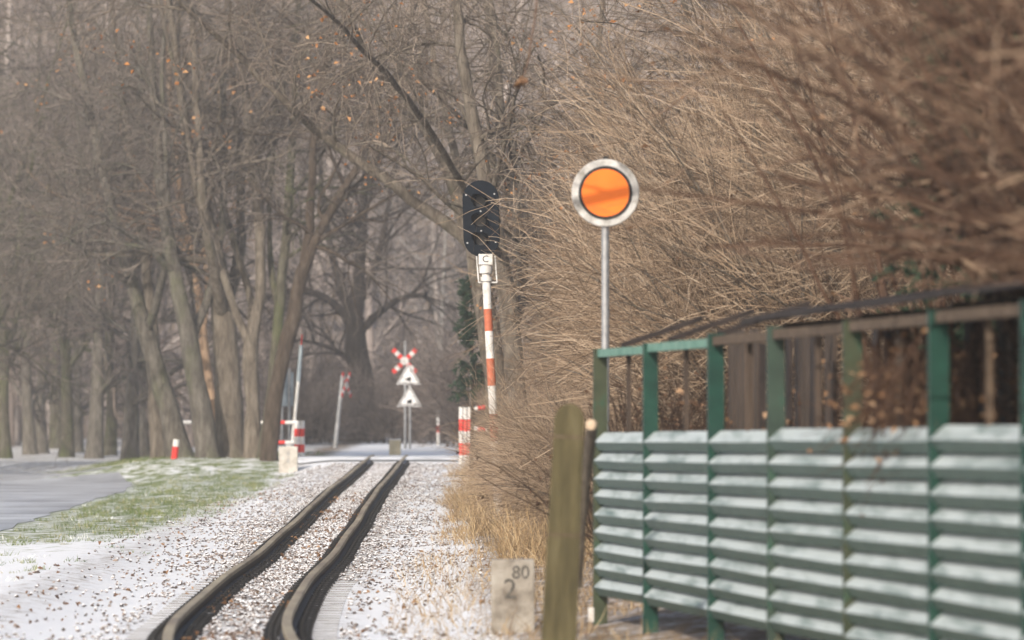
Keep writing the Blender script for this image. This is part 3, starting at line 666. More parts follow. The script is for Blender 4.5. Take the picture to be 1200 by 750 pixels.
# dark old tree behind the crossing
st = [[(428, 517, 38), (426, 480, 32), (423, 440, 28), (417, 405, 26), (415, 370, 22), (420, 330, 16), (424, 270, 12), (430, 180, 8), (436, 60, 5)],
      [(416, 385, 13), (395, 360, 10), (372, 345, 8), (345, 340, 6), (310, 350, 4, 1)], [(417, 395, 12), (440, 370, 9), (465, 352, 7), (500, 344, 5, -1)], [(414, 375, 12), (395, 320, 9), (380, 250, 7), (372, 150, 5)], [(418, 360, 11), (440, 310, 8), (455, 240, 6), (470, 150, 4)], [(423, 440, 8), (400, 415, 6), (370, 402, 4), (340, 398, 3)]]
stems = [px_stem(178.0, s, 26) for s in st]
stems[0][0][0, 2] = float(ground_z(stems[0][0][0, 0], 178.0)) - 0.1
hero_tree('old_tree', 'dark broad old tree with spreading limbs beyond the level crossing', stems, spec(FAR, l1=(9, (0.2, 1.0), (30, 75), (1.5, 4.0), 7, 0.16, -0.02, 0.45, 0.02, 0.3), l3=(4,) + FAR['l3'][1:]), M['bark_dark'], M['twig_far'])

# trees behind the signal, their limbs reaching over the track
OV = dict(l1=(13, (0.25, 1.0), (30, 80), (1.4, 3.6), 9, 0.13, -0.05, 0.4, 0.010, 0.35),
          l2=(11, (0.1, 1.0), (25, 70), (0.6, 1.7), 6, 0.17, -0.10, 0.5, 0.0050, 0.6),
          l3=(6, (0.1, 1.0), (20, 70), (0.3, 1.0), 5, 0.16, -0.14, 0.6, 0.0032, 0.7), b1mat=M['bark_tan'], leaves=(12, 14, 8.2))
DR = 94.0
_cl = [at(px, py, DR) for px, py in ((-100, 110), (200, 130), (330, 150), (385, 190), (450, 232), (548, 300), (556, 420), (600, 520))]
OV['clear'] = ([p[0] for p in _cl], [p[2] for p in _cl])
st = [[(592, 600, 34), (584, 480, 30), (575, 400, 27), (566, 340, 25), (556, 290, 23), (541, 250, 17), (526, 205, 14), (500, 155, 12), (470, 110, 10), (430, 60, 8, -1), (390, -10, 6, -2), (340, -80, 4, -2)],
      [(556, 292, 15), (530, 265, 15), (495, 243, 14), (455, 212, 13), (420, 188, 12), (375, 155, 11), (335, 120, 9, -1), (295, 80, 8, -1), (230, 20, 6, -2), (160, -50, 4, -3)],
      [(549, 268, 12), (541, 225, 11, 1), (533, 180, 10, 1), (520, 120, 9, 2), (505, 50, 7, 2), (490, -60, 5, 2)]]
stems = [px_stem(DR, s, 26) for s in st]
hero_tree('overhanging_tree', 'tan tree behind the black signal with a long limb over the track', stems, OV, M['bark_tan'], M['twig_mid'])
st = [[(612, 600, 28), (606, 480, 25), (600, 400, 24), (590, 330, 22), (578, 260, 20), (562, 180, 17), (545, 90, 14), (532, 0, 10), (520, -80, 7)],
      [(600, 395, 14), (612, 320, 13, 1), (604, 240, 11, 1), (590, 150, 9, 2), (580, 40, 7, 2), (570, -60, 4, 2)], [(585, 300, 10), (540, 215, 8, -3), (480, 120, 7, -5), (410, 40, 5, -7), (330, -30, 3, -9)]]
stems = [px_stem(DR - 7, s, 26) for s in st]
hero_tree('forked_tree', 'forked tan tree leaning left just right of the black signal', stems, OV, M['bark_tan'], M['twig_mid'])
st = [[(668, 600, 26), (655, 470, 22), (640, 380, 20), (622, 300, 18), (602, 210, 15), (584, 110, 12), (570, 0, 9), (560, -90, 6)],
      [(640, 380, 12), (668, 290, 10, 1), (690, 190, 9, 2), (700, 80, 7, 2), (710, -60, 5, 2)], [(612, 255, 9), (560, 160, 7, -3), (490, 90, 5, -5), (410, 10, 4, -6)]]
stems = [px_stem(DR + 2, s, 26) for s in st]
hero_tree('leaning_tree', 'leaning tan tree behind the thicket between signal and orange disc', stems, OV, M['bark_tan'], M['twig_mid'])
st = [[(872, 620, 20), (869, 400, 17), (866, 200, 16), (864, 60, 14), (862, -100, 11)], [(867, 230, 8), (840, 120, 7, -1), (800, 0, 5, -1)], [(867, 260, 8), (900, 150, 7, 1), (930, 0, 5, 1)]]
stems = [px_stem(72.0, s, 26) for s in st]
hero_tree('pale_tree', 'straight pale trunk rising in the thicket right of the orange disc', stems, OV, M['bark_tan'], M['twig_mid'])

# ------------------------------------------------------------------ thicket of arching shrubs on the right bank
def shrub_parts(seed, stems_n, h, lean, sp, bmat, tmat, name, rad=(0.009, 0.026), wander=0.06, grav=-0.05, base_r=0.45, leaves=0, cut=None, crotch=0.0, spread=0.33):
    global rng
    keep = rng; rng = np.random.default_rng(seed)
    N = stems_n
    a = rng.uniform(0, 6.28, N); rr = base_r * np.sqrt(rng.random(N))
    P0 = np.stack([rr * np.cos(a), rr * np.sin(a), np.full(N, -0.1)], -1)
    D0 = np.stack([rng.normal(lean, 0.33, N), rng.normal(-0.05, 0.33, N), np.ones(N)], -1)
    if crotch:
        P0[:, 2] = crotch * rng.uniform(0.55, 1.1, N); P0[:, :2] *= 0.25
        D0 = np.stack([rng.normal(lean, 0.3, N), rng.normal(0, 0.4, N), rng.uniform(0.1, 1.15, N)], -1)
    r0 = rng.uniform(*rad, N)
    P, Rr = grow(P0, D0, rng.uniform(h[0], h[1], N), r0, r0 * 0.25, 12, wander, grav)
    def clip(t):
        if cut is None: return t
        bad = ((t[0][..., 0] < cut[0]) & (t[0][..., 2] < cut[1])).any(axis=1) & (rng.random(len(t[0])) > cut[2])
        if len(cut) > 3: bad |= (t[0][..., 0] < cut[3]).any(axis=1)
        return t[0][~bad], t[1][~bad]
    P, Rr = clip((P, Rr))
    parts = [('stems', tube_mesh(name, [(P, Rr, 5)], bmat))]
    if crotch:
        tp, tr = resample([(0.1, 0, -0.15), (0.04, 0.03, crotch * 0.6), (-0.05, 0, crotch * 1.15)], [0.075, 0.06, 0.03], 12, 0.01)
        parts.append(('trunk', tube_mesh(name, [(tp[None], tr[None], 9)], bmat)))
    b2 = clip(branch(P, Rr, *sp['l2'])); b3 = clip(branch(*b2, *sp['l3']))
    parts.append(('twigs', tube_mesh(name, [(b2[0], b2[1], 3), (b3[0], b3[1], 3)], tmat)))
    if leaves:
        C = b3[0].reshape(-1, 3); C = C[rng.choice(len(C), leaves, replace=False)]
        parts.append(('leaves', leaf_mesh(name, C, 0.055, M['leaf'], 0.0)))
    rng = keep
    return parts
SH = dict(l2=(16, (0.12, 1.0), (10, 48), (0.6, 2.0), 6, 0.11, -0.06, 0.5, 0.0036, 0.6, (-0.2, 0, 0.12)),
          l3=(6, (0.1, 1.0), (12, 50), (0.3, 1.0), 5, 0.14, -0.06, 0.7, 0.0025, 0.7, (-0.12, 0, 0.1)))
shp = [shrub_parts(41, 58, (2.6, 5.4), -0.28, SH, M['bark_tan'], M['twig_tan'], 'thicket_shrub', cut=(-3.0, 99, 0.03)),
       shrub_parts(42, 42, (2.2, 4.6), -0.5, SH, M['bark_tan'], M['twig_tan'], 'thicket_shrub', cut=(-3.6, 99, 0.05)),
       shrub_parts(43, 48, (3.4, 6.8), -0.25, SH, M['bark_tan'], M['twig_tan'], 'thicket_shrub', leaves=160, cut=(-4.6, 99, 0.03))]
spots = []
for y in (61, 66, 72, 79, 87, 96, 106, 118):           # front row beside the track
    spots.append((float(track_x(y)) + 3.15 + random.uniform(-.1, .25) + (1.0 if y > 95 else 0), y + random.uniform(-2, 2), 1, 0.40 + 0.08 * random.random()))
for y in (56, 62, 69, 77, 86, 96, 108):
    spots.append((float(track_x(y)) + 5.3 + random.uniform(-.2, .3), y + random.uniform(-2, 2), 0, 0.85 + 0.15 * random.random()))
for y in (53, 61, 69, 78, 88, 99, 112):
    spots.append((float(track_x(y)) + 7.2 + random.uniform(-.4, .4), y + random.uniform(-2, 2), 2, 0.95 + 0.15 * random.random()))
for y in (50, 58, 66, 75, 86, 98):
    spots.append((float(track_x(y)) + 9.4 + random.uniform(-.5, .5), y + random.uniform(-2, 2), 2, 1.15 + 0.2 * random.random()))
for y in (68, 80, 92):
    spots.append((float(track_x(y)) + 11.5, y, 2, 1.3))
for i, (x, y, k, s) in enumerate(spots):
    lab = ['bare tan shrub of arching stems in the thicket on the right bank', 'low bare shrub arching towards the track at the thicket edge', 'tall bare shrub at the back of the thicket on the right bank'][k]
    if k == 1 and y > 112: lab = 'low bare shrub nearest the right guard railing at the crossing'
    if k == 1 and y < 63.5: lab = 'low bare shrub nearest the camera, rising out of the dry grass'
    gr = ['middle shrubs of the thicket', 'low shrubs along the thicket edge', 'tall shrubs at the back of the thicket'][k]
    place(shp[k], 'thicket_shrub', (x, y, float(ground_z(x, y))), random.uniform(-0.5, 0.5), s, lab, 'shrub', gr)

# near shrubs behind the fence, far out of focus
NS = dict(l2=(9, (0.15, 1.0), (15, 60), (0.4, 1.2), 6, 0.14, -0.04, 0.5, 0.0035, 0.6),
          l3=(4, (0.1, 1.0), (15, 55), (0.2, 0.6), 4, 0.15, -0.05, 0.7, 0.0025, 0.7))
nsp = [shrub_parts(51, 36, (2.8, 5.2), -0.34, NS, M['bark_red'], M['twig_red'], 'fence_shrub', (0.012, 0.035), 0.09, -0.03, 0.3, 160, (-0.75, 2.35, 0.0)),
       shrub_parts(52, 32, (2.6, 4.8), -0.26, NS, M['bark_red'], M['twig_red'], 'fence_shrub', (0.012, 0.03), 0.09, -0.02, 0.3, 220, (-0.75, 2.35, 0.0))]
NS2 = dict(NS); NS2['l2'] = (6,) + NS['l2'][1:]
NS2['l3'] = (2,) + NS['l3'][1:]
nsp.append(shrub_parts(53, 30, (1.2, 3.0), -0.85, NS2, M['bark_red'], M['twig_red'], 'fence_shrub', (0.010, 0.034), 0.09, 0.0, 0.5, 0, (-0.6, 1.72, 0.0, -2.5), 1.65))
for i, (x, y, k, s, lab) in enumerate([(3.3, 31, 0, 1.0, 'red brown bare shrub leaning over the middle of the fence'),
        (3.2, 26.5, 1, 1.0, 'red brown bare shrub over the near end of the fence'),
        (2.75, 36, 1, 0.95, 'brown leafy shrub behind the far bays of the fence'),
        (4.6, 40, 0, 1.25, 'tall red brown shrub behind the fence roof'),
        (3.6, 23.5, 0, 0.9, 'blurred red brown shrub nearest to the camera at right edge'),
        (4.4, 33, 0, 1.2, 'dense brown shrub at right edge above the fence roof'),
        (3.7, 46, 1, 1.3, 'brown shrub with dead leaves behind the orange disc'),
        (3.05, 28.6, 1, 0.95, 'red brown shrub crowding the hanging dead creeper'),
        (3.9, 37.5, 0, 1.1, 'tall brown shrub in front of the dark green spruce'),
        (3.75, 29.5, 0, 1.1, 'thick stemmed brown shrub under the right end of roof'),
        (2.9, 19.6, 2, 0.97, 'dark blurred shrub sweeping in from the right edge nearest camera'),
        (3.45, 23.6, 2, 1.08, 'dark blurred shrub arching over the near end of roof'),
        (3.25, 26.6, 2, 1.10, 'dark brown blurred shrub over the middle of the roof'),
        (3.1, 29.3, 2, 1.14, 'dark brown blurred shrub over the far end of roof')]):
    place(nsp[k], 'fence_shrub', (x, y, float(ground_z(x, y))), [0.2, -0.3, 0.5, 0.0, 0.1, -0.2, 0.4, -0.1, 0.3, -0.4, 0.1, -0.15, 0.25, -0.1, 0.1][i], s, lab, 'shrub', 'shrubs behind the green fence')

# spruce trees
def spruce(name, h, r, loc, label, seed, n1=60, low=0.06):
    global rng
    keep = rng; rng = np.random.default_rng(seed)
    root = empty(name, loc, label, 'conifer')
    P, Rr = resample([(0, 0, -0.2), (0.03, 0, h * .5), (0, 0.02, h)], [h * .012, h * .008, 0.006], 12)
    link('trunk', tube_mesh(name, [(P[None], Rr[None], 8)], M['bark_dark']), root)
    t = rng.uniform(low, 0.98, n1); a = rng.uniform(0, 6.28, n1); L = r * (1.05 - t) * rng.uniform(0.8, 1.1, n1) + 0.05
    P0 = np.stack([np.zeros(n1), np.zeros(n1), t * h], -1); D0 = np.stack([np.cos(a), np.sin(a), rng.uniform(-0.15, 0.3, n1)], -1)
    B, BR = grow(P0, D0, L, np.full(n1, .012), np.full(n1, .005), 7, 0.05, -0.05)
    link('branches', tube_mesh(name, [(B, BR, 4)], M['bark_dark']), root)['kind'] = 'stuff'
    s1 = branch(B, BR, 12, (0.1, 1), (25, 60), (0.08 * r + 0.05, 0.28 * r + 0.05), 4, 0.1, -0.05, 0.5, 0.004)
    nd = branch(*s1, 26, (0, 1), (25, 60), (0.025, 0.06), 2, 0, 0, 1, 0.005, 0.4)
    cr = link('crown', tube_mesh(name, [(s1[0], s1[1], 3), (nd[0], nd[1] * 0 + 0.006, 3)], M['needle']), root); cr['kind'] = 'stuff'
    rng = keep
p = at(552, 500, 112); spruce('spruce_tree', 4.0, 0.62, (p[0], 112, float(ground_z(p[0], 112)) + 0.0), 'small dark green spruce behind the signal mast', 61, 60, 0.42)
spruce('spruce_tree', 4.9, 0.95, (3.0, 35.5, float(ground_z(3.0, 35.5))), 'dark green spruce glimpsed through twigs at the right edge', 62, 60, 0.3)

gz0 = float(ground_z(4.9, 39.0)); base = np.array([4.9, 39.0, gz0])
root = empty('slender_tree', base, 'slender tree beyond the right edge, one twig hanging into the top', 'tree')
P, Rr = resample([(0, 0, -0.2), (-0.1, 0.1, 1.5), (-0.3, 0.2, 3.2), (-0.5, 0.2, 5.6), (-0.6, 0.1, 8.0)], [0.12, 0.1, 0.085, 0.06, 0.02], 20, 0.01); link('trunk', tube_mesh('slender_tree', [(P[None], Rr[None], 10)], M['bark_red']), root)
lp0 = np.array([[4.6, 39.2, gz0 + 3.2], [3.4, 40.0, 4.6], [1.9, 41.0, 5.15], [0.5, 41.6, 4.90], [-0.6, 41.6, 4.68], [-1.3, 41.5, 4.66]]) - base
P1, R1 = resample(lp0, [0.065, 0.055, 0.048, 0.042, 0.034, 0.014], 26, 0.01); link('limb', tube_mesh('slender_tree', [(P1[None], R1[None], 8)], M['bark_red']), root)
b1 = branch(P1[None], R1[None], 26, (0.25, 1.0), (25, 70), (0.4, 1.3), 7, 0.14, 0.03, 0.4, 0.006)
b2 = branch(*b1, 5, (0.2, 1.0), (25, 60), (0.15, 0.5), 4, 0.15, 0.02, 0.5, 0.003)
_ok = lambda t: (t[0][(t[0][..., 2] > 4.62 - base[2]).all(axis=1)], t[1][(t[0][..., 2] > 4.62 - base[2]).all(axis=1)])
b1 = _ok(b1); b2 = _ok(b2)
link('crown', tube_mesh('slender_tree', [(b1[0], b1[1], 4), (b2[0], b2[1], 3)], M['twig_red']), root)['kind'] = 'stuff'
P2, R2 = resample([P1[18], at(634, -60, 40.5) - base, at(628, 10, 39.5) - base, at(620, 60, 39.0) - base, at(612, 96, 38.8) - base], [0.012, 0.010, 0.008, 0.007, 0.005], 14, 0.003)
tw = link('hanging_twig', tube_mesh('slender_tree', [(P2[None], R2[None], 5)], M['twig_red']), root)
link('dead_leaves', leaf_mesh('slender_tree', P2[-1] + rng.normal(0, 0.022, (12, 3)), 0.07, M['leaf'], 0.0), tw)

# far wood: one mass of trunks, limbs and twigs in the haze
def woodland():
    N = 420
    x = rng.uniform(-48, 44, N); y = rng.uniform(205, 300, N); keepm = np.ones(N, bool); x, y = x[keepm], y[keepm]; N = len(x)
    z = ground_z(x, y); h = rng.uniform(13, 25, N)
    P0 = np.stack([x, y, z - 0.2], -1); D0 = np.stack([rng.normal(0, 0.06, N), rng.normal(0, 0.06, N), np.ones(N)], -1)
    r0 = rng.uniform(0.10, 0.28, N)
    T = grow(P0, D0, h, r0, r0 * 0.2, 10, 0.03, 0.0)
    b1 = branch(*T, 16, (0.08, 1), (35, 80), (2, 5), 5, 0.15, -0.02, 0.35, 0.022, 0.5)
    b2 = branch(*b1, 5, (0.1, 1), (25, 70), (0.8, 2.4), 3, 0.2, -0.03, 0.5, 0.016, 0.6)
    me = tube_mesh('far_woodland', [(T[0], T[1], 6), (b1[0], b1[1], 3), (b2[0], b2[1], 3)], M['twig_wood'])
    tag(link('far_woodland', me), 'hazy grey brown leafless wood closing the view behind everything', 'woodland', None, 'stuff')
woodland()
# scrub behind the crossing
sc_sp = dict(l2=(12, (0.1, 1.0), (15, 60), (0.5, 1.4), 5, 0.14, -0.05, 0.55, 0.008, 0.6), l3=(4, (0.1, 1.0), (15, 60), (0.3, 0.8), 4, 0.15, -0.05, 0.7, 0.006, 0.7))
scp = shrub_parts(71, 40, (1.2, 3.0), 0.0, sc_sp, M['bark_dark'], M['twig_far'], 'roadside_scrub', (0.012, 0.02), 0.1, -0.05, 0.9)
for i, (px, d, s) in enumerate([(365, 168, 0.75), (395, 176, 0.9), (450, 172, 0.8), (480, 180, 0.9), (520, 170, 0.8), (560, 160, 1.0), (345, 185, 1.2), (505, 195, 1.3), (590, 150, 1.2)]):
    x = (px - 600) / F * d
    place(scp, 'roadside_scrub', (x, d, float(ground_z(x, d))), i * 1.3, s, 'low brown leafless scrub beyond the level crossing', 'shrub', 'scrub beyond the crossing')
#TREES_END

# ------------------------------------------------------------------ green fence
def fz(y, far, near): return CZ + far + (near - far) * (40 - y) / 14.0
FX = lambda y: 0.62 + (40 - y) * 0.1123
post_y = [40.0, 37.42, 34.52, 32.22, 29.7, 27.3, 25.1, 22.8]
fdir = Vector((0.1123, -1, 0)).normalized(); fn = Vector((-fdir.y, fdir.x, 0)) * -1     # fn points to the track side
if fn.x > 0: fn = -fn
frot = Matrix(((fdir.x, -fn.x, 0), (fdir.y, -fn.y, 0), (0, 0, 1)))    # local x along the fence, -y out to the track
fence = empty('green_fence', (FX(33), 33, 0.0), 'green louvred panel fence with snow dusted slats at the right', 'fence')
fence.rotation_euler = frot.to_euler(); bpy.context.view_layer.update()
finv = (Matrix.Translation(Vector((FX(33), 33, 0))) @ frot.to_4x4()).inverted()
def fl(y, out, z): return finv @ (Vector((FX(y), y, z)) + fn * out)
pm = ['green_brown', 'green', 'green', 'green_dark', 'green_brown', 'green', 'green', 'green']
for i, y in enumerate(post_y):
    top = fz(y, 0.42, 0.475) + (0.015 if i in (2, 3) else 0.0); bot = float(ground_z(FX(y), y)) - 0.2
    mb = MB(); c = fl(y, 0.0, (top + bot) / 2)
    mb.box((c.x, c.y + 0.045, c.z), (0.055, 0.006, top - bot), None, 0.001)
    mb.box((c.x, c.y - 0.045, c.z), (0.055, 0.006, top - bot), None, 0.001)
    mb.box((c.x + 0.024, c.y, c.z), (0.006, 0.084, top - bot))
    mb.box((c.x, c.y, c.z + (top - bot) / 2), (0.062, 0.10, 0.012), None, 0.003)
    mb.build('post', M[pm[i]], fence)
for i in range(len(post_y) - 1):
    ya, yb = post_y[i], post_y[i + 1]; ym = (ya + yb) / 2; L = ya - yb - 0.075; L *= 1.0063
    ztop = fz(ym, -0.205, -0.118); slope = (fz(yb, -0.205, -0.118) - fz(ya, -0.205, -0.118)) / (ya - yb)
    mb = MB(); c = fl(ym, 0.0, fz(ym, 0.39, 0.445)); mb.box((c.x, c.y, c.z), (L, 0.05, 0.055), None, 0.004)
    mb.build('top_rail', M['green_light'] if i < 2 else M['old_wood'], fence)
    for k in range(9):
        z = ztop - 0.02 - k * 0.1265 + random.gauss(0, 0.002)
        c = fl(ym, 0.012, z)
        mb = MB()
        # folded louvre: sloping face, drip edge, return
        prof = [(-0.045, 0.056), (-0.036, 0.064), (0.034, 0.002), (0.038, -0.006), (0.006, -0.064), (-0.002, -0.060)]
        poly = [(-o, zz) for o, zz in prof]
        rotm = Matrix.Translation((c.x, c.y, c.z)) @ Matrix.Rotation(math.atan(slope) + random.gauss(0, 0.002), 4, 'Y').inverted() @ Matrix.Rotation(-math.pi / 2, 4, 'Z')
        # prism: x -> outwards, y -> length
        poly2 = [(o, zz) for o, zz in prof]
        mb.prism(poly2, -L / 2, L / 2, Matrix.Translation((c.x, c.y, c.z)) @ Matrix.Rotation(-math.atan(slope) + random.gauss(0, 0.003), 4, 'Y') @ Matrix(((0, 1, 0, 0), (-1, 0, 0, 0), (0, 0, 1, 0), (0, 0, 0, 1))))
        mb.build('slat', M['slat'], fence)
    for q in range(1, 2):
        yv = ya + (yb - ya) * 0.5; zb = fz(yv, -0.2, -0.12); zt2 = fz(yv, 0.37, 0.43); c = fl(yv, -0.03, (zb + zt2) / 2)
        mb = MB(); mb.box((c.x, c.y, c.z), (0.03, 0.03, zt2 - zb)); mb.build('mullion', M['dark_wood'] if i != 5 else M['old_wood'], fence)
mb = MB(); c = fl(40.0, 0.05, CZ - 1.44); mb.box((c.x, c.y - 0.0, c.z), (0.05, 0.07, 0.10), None, 0.004); mb.build('tag_plate', M['white'], fence)

# lean-to behind the fence
lean = empty('lean_to', (FX(31) + 0.6, 31, CZ - 1.5), 'dark felt roofed lean-to standing behind the green fence', 'shed')
lo_ = Vector((FX(31) + 0.6, 31, CZ - 1.5))
def lw(v): return Vector(v) - lo_
for i, y in enumerate([39.3, 37.0, 34.8, 32.3, 29.8, 27.3, 25.0, 22.9]):
    x = FX(y) + 0.06; z = fz(y, 0.44, 0.50)
    p0 = lw((x, y, z)); p1 = lw((x + 0.56, y + 0.1, z + (0.19 if i < 3 else 0.045)))
    d = p1 - p0; rot = d.to_track_quat('X', 'Z').to_matrix()
    mb = MB(); mb.box((p0 + p1) / 2, (d.length, 0.05, 0.035), rot, 0.004); mb.build('rafter', M['felt'], lean)
    mb = MB(); xx = x + 0.62; zt = z - 0.02; zb = float(ground_z(xx, y)) - 0.1
    q = lw((xx, y + 0.2, (zt + zb) / 2)); mb.box(q, (0.045, 0.045, zt - zb), None, 0.004); mb.build('back_post', M['felt'], lean)
vs = []
ny_ = 24
Y = np.linspace(33.4, 22.5, ny_)
V = []
for y in Y:
    z0 = fz(y, 0.50, 0.575) + random.gauss(0, 0.006)
    for (ox, oz) in ((-0.02, 0), (1.15, 0.16), (1.15, 0.14), (-0.02, -0.035)):
        V.append((FX(y) + ox - lo_.x, y - lo_.y, z0 + oz - lo_.z))
ii = np.arange(ny_ * 4).reshape(ny_, 4); A = ii[:-1]; B = np.roll(A, -1, 1); D_ = ii[1:]; C_ = np.roll(D_, -1, 1)
link('roof', npmesh('roof', np.array(V), np.stack([A, B, C_, D_], -1).reshape(-1, 4), M['felt'], smooth=False), lean)
# board wall closing the back of the lean-to with gaps
yb_ = 39.5; nb = 0
while yb_ > 22.6:
    if random.random() < 0.62:
        x = FX(yb_) + 0.85; zt = fz(yb_, 0.44, 0.5) + 0.1; zb = float(ground_z(x, yb_)) - 0.1
        q = lw((x, yb_, (zt + zb) / 2)); mb = MB(); mb.box(q, (0.025, 0.16, zt - zb), Matrix.Rotation(0.11, 3, 'Z')); mb.build('board', M['dark_wood'] if random.random() < 0.7 else M['felt'], lean)
    yb_ -= 0.19
# beech hedge with dead leaves between fence and thicket, and dead ivy hanging over one bay
def leafy(name, label, cat, n_st, n_lf, fx, fy, zlo, zhi, lsize, lmat, smat):
    base = np.array([FX(np.mean(fy)) + np.mean(fx), np.mean(fy), CZ - 1.5]); root = empty(name, base, label, cat)
    y = rng.uniform(fy[0], fy[1], n_st); x = FX(y) + rng.uniform(fx[0], fx[1], n_st)
    P0 = np.stack([x, y, np.full(n_st, CZ - 1.6) if zlo is None else CZ + rng.uniform(zlo, zhi, n_st)], -1)
    D0 = np.stack([rng.normal(0, 0.25, n_st), rng.normal(0, 0.25, n_st), np.full(n_st, 1.0 if zlo is None else -1.0)], -1)
    L = rng.uniform(0.8, 1.0, n_st) * (zhi + 1.6 if zlo is None else 0.62)
    r0 = np.full(n_st, 0.008)
    P, Rr = grow(P0, D0, L, r0, r0 * 0.4, 9, 0.12, 0.03 if zlo is None else -0.05)
    b = branch(P, Rr, 8, (0.1, 1), (25, 75), (0.15, 0.5), 4, 0.15, 0.0, 0.6, 0.0025)
    link('stems', tube_mesh(name, [(P - base, Rr, 4), (b[0] - base, b[1], 3)], smat), root)['kind'] = 'stuff'
    C = b[0].reshape(-1, 3); C = C[rng.integers(0, len(C), n_lf)] + rng.normal(0, 0.03, (n_lf, 3))
    link('leaves', leaf_mesh(name, C - base, lsize, lmat, 0.0), root)['kind'] = 'stuff'
leafy('beech_hedge', 'brown beech hedge with dead leaves seen through the fence openings', 'hedge', 220, 2600, (1.3, 1.9), (22.5, 40.5), None, 0.42, 0.055, M['leaf'], M['bark_red'])
leafy('low_hedge', 'dark brown hedge behind the two far fence bays and disc pole', 'hedge', 200, 1500, (1.0, 2.1), (44.6, 47.8), None, 0.34, 0.05, M['leaf_dark'], M['bark_deep'])
leafy('dead_ivy', 'dead brown creeper hanging over the fence opening under the roof', 'creeper', 70, 300, (0.02, 0.30), (27.5, 29.6), 0.25, 0.5, 0.05, M['leaf'], M['bark_red'])

# ------------------------------------------------------------------ leaning wooden post
pb = at(653, 750, 33.0); zg = float(ground_z(pb[0], 33.0)); pt = at(668, 473, 33.0)
base = np.array([pb[0] - 0.01, 33.0, zg - 0.2])
root = empty('wooden_post', base, 'leaning mossy wooden post with rounded top before the fence', 'post')
axis = Vector((pt - base)); L = axis.length
W = 0.190; Tt = 0.12
poly = [(-W/2 - 0.012, 0), (W/2 + 0.012, 0), (W/2 - 0.008, L - 0.10)] + [((W/2 - 0.008) * math.cos(a), L - 0.10 + 0.10 * math.sin(a)) for a in np.linspace(0.15, math.pi - 0.15, 12)] + [(-W/2 + 0.008, L - 0.10)]
rotm = axis.to_track_quat('Z', 'Y').to_matrix().to_4x4()
mb = MB(); mb.prism(poly, -Tt / 2, Tt / 2); bmesh.ops.bevel(mb.bm, geom=mb.bm.edges[:], offset=0.006, segments=2, affect='EDGES')
o = mb.build('shaft', M['post_wood'], root)
o.rotation_euler = (0, math.atan2(axis.x, axis.z), 0)
for t in (0.905, 0.58):
    mb = MB(); c = axis * t * 0.985
    mb.box((c.x, c.y - 0.0, c.z), (W + 0.006, Tt + 0.006, 0.012), Matrix.Rotation(math.atan2(axis.x, axis.z), 3, 'Y'), 0.002); mb.build('wire_band', M['old_wood'], root)
# cut branch stub next to it
p0 = at(683, 498, 36.0); p1 = at(694, 499, 35.7)
st_root = empty('branch_stub', p0, 'pale cut end of a branch between post and fence', 'branch')
P, Rr = resample([(-0.02, 0.9, -1.05), (0.02, 0.45, -0.35), (0.06, 0, 0)], [0.03, 0.034, 0.036], 10, 0.004)
link('wood', tube_mesh('branch_stub', [(P[None], Rr[None], 10)], M['bark_tan']), st_root)
mb = MB(); mb.cyl((0.062, 0, 0), (0.048, -0.03, 0.002), 0.036, 0.034, 12); mb.build('cut_face', M['pale_cut'], st_root)

# ------------------------------------------------------------------ kilometre stone
d = 40.5; p = at(601, 724, d); zg = float(ground_z(p[0], d))
root = empty('kilometre_stone', (p[0], d, zg), 'small weathered kilometre stone reading 80 beside the track', 'milestone')
mb = MB(); ww = 0.31; hh = p[2] + (724 - 655) / F * d - zg
mb.box((0, 0, hh / 2 - 0.1), (ww, 0.2, hh + 0.2), None, 0.02); mb.build('block', M['stone_km'], root)
text('number', '80', 0.13, M['faded_black'], (0.055, -0.104, hh - 0.095), (R(90), 0, 0), root)
text('number', '2', 0.20, M['faded_black'], (-0.02, -0.104, hh - 0.215), (R(90), 0, 0), root)

# ------------------------------------------------------------------ orange disc signal
d = 44.0; c = at(709.5, 226, d); zg = float(ground_z(c[0], d))
root = empty('disc_signal', (c[0], d, zg), 'round orange disc signal with white rim on grey pole', 'railway signal')
cz = c[2] - zg
mb = MB(); mb.cyl((0, 0.03, -0.2), (0, 0.03, cz + 0.24), 0.030, 0.030, 16); mb.build('pole', M['galv'], root, True)
mb = MB(); mb.cyl((0, 0.0, cz), (0, -0.02, cz), 0.262, 0.262, 56); mb.cyl((0, -0.02, cz), (0, -0.026, cz), 0.262, 0.256, 56); mb.build('rim', M['ring'], root, True)
mb = MB(); mb.cyl((0, -0.0262, cz), (0, -0.031, cz), 0.208, 0.208, 56); mb.build('black_ring', M['black'], root, True)
mb = MB(); mb.cyl((0, -0.0312, cz), (0, -0.036, cz), 0.184, 0.184, 56); mb.build('orange_disc', M['orange'], root, True)
mb = MB(); mb.box((0, 0.01, cz + 0.268), (0.045, 0.05, 0.03), None, 0.005); mb.build('top_clamp', M['black'], root)
for s in (-1, 1):
    mb = MB(); mb.box((0, 0.022, cz + s * 0.12), (0.09, 0.03, 0.035), None, 0.004); mb.build('bracket', M['galv'], root)

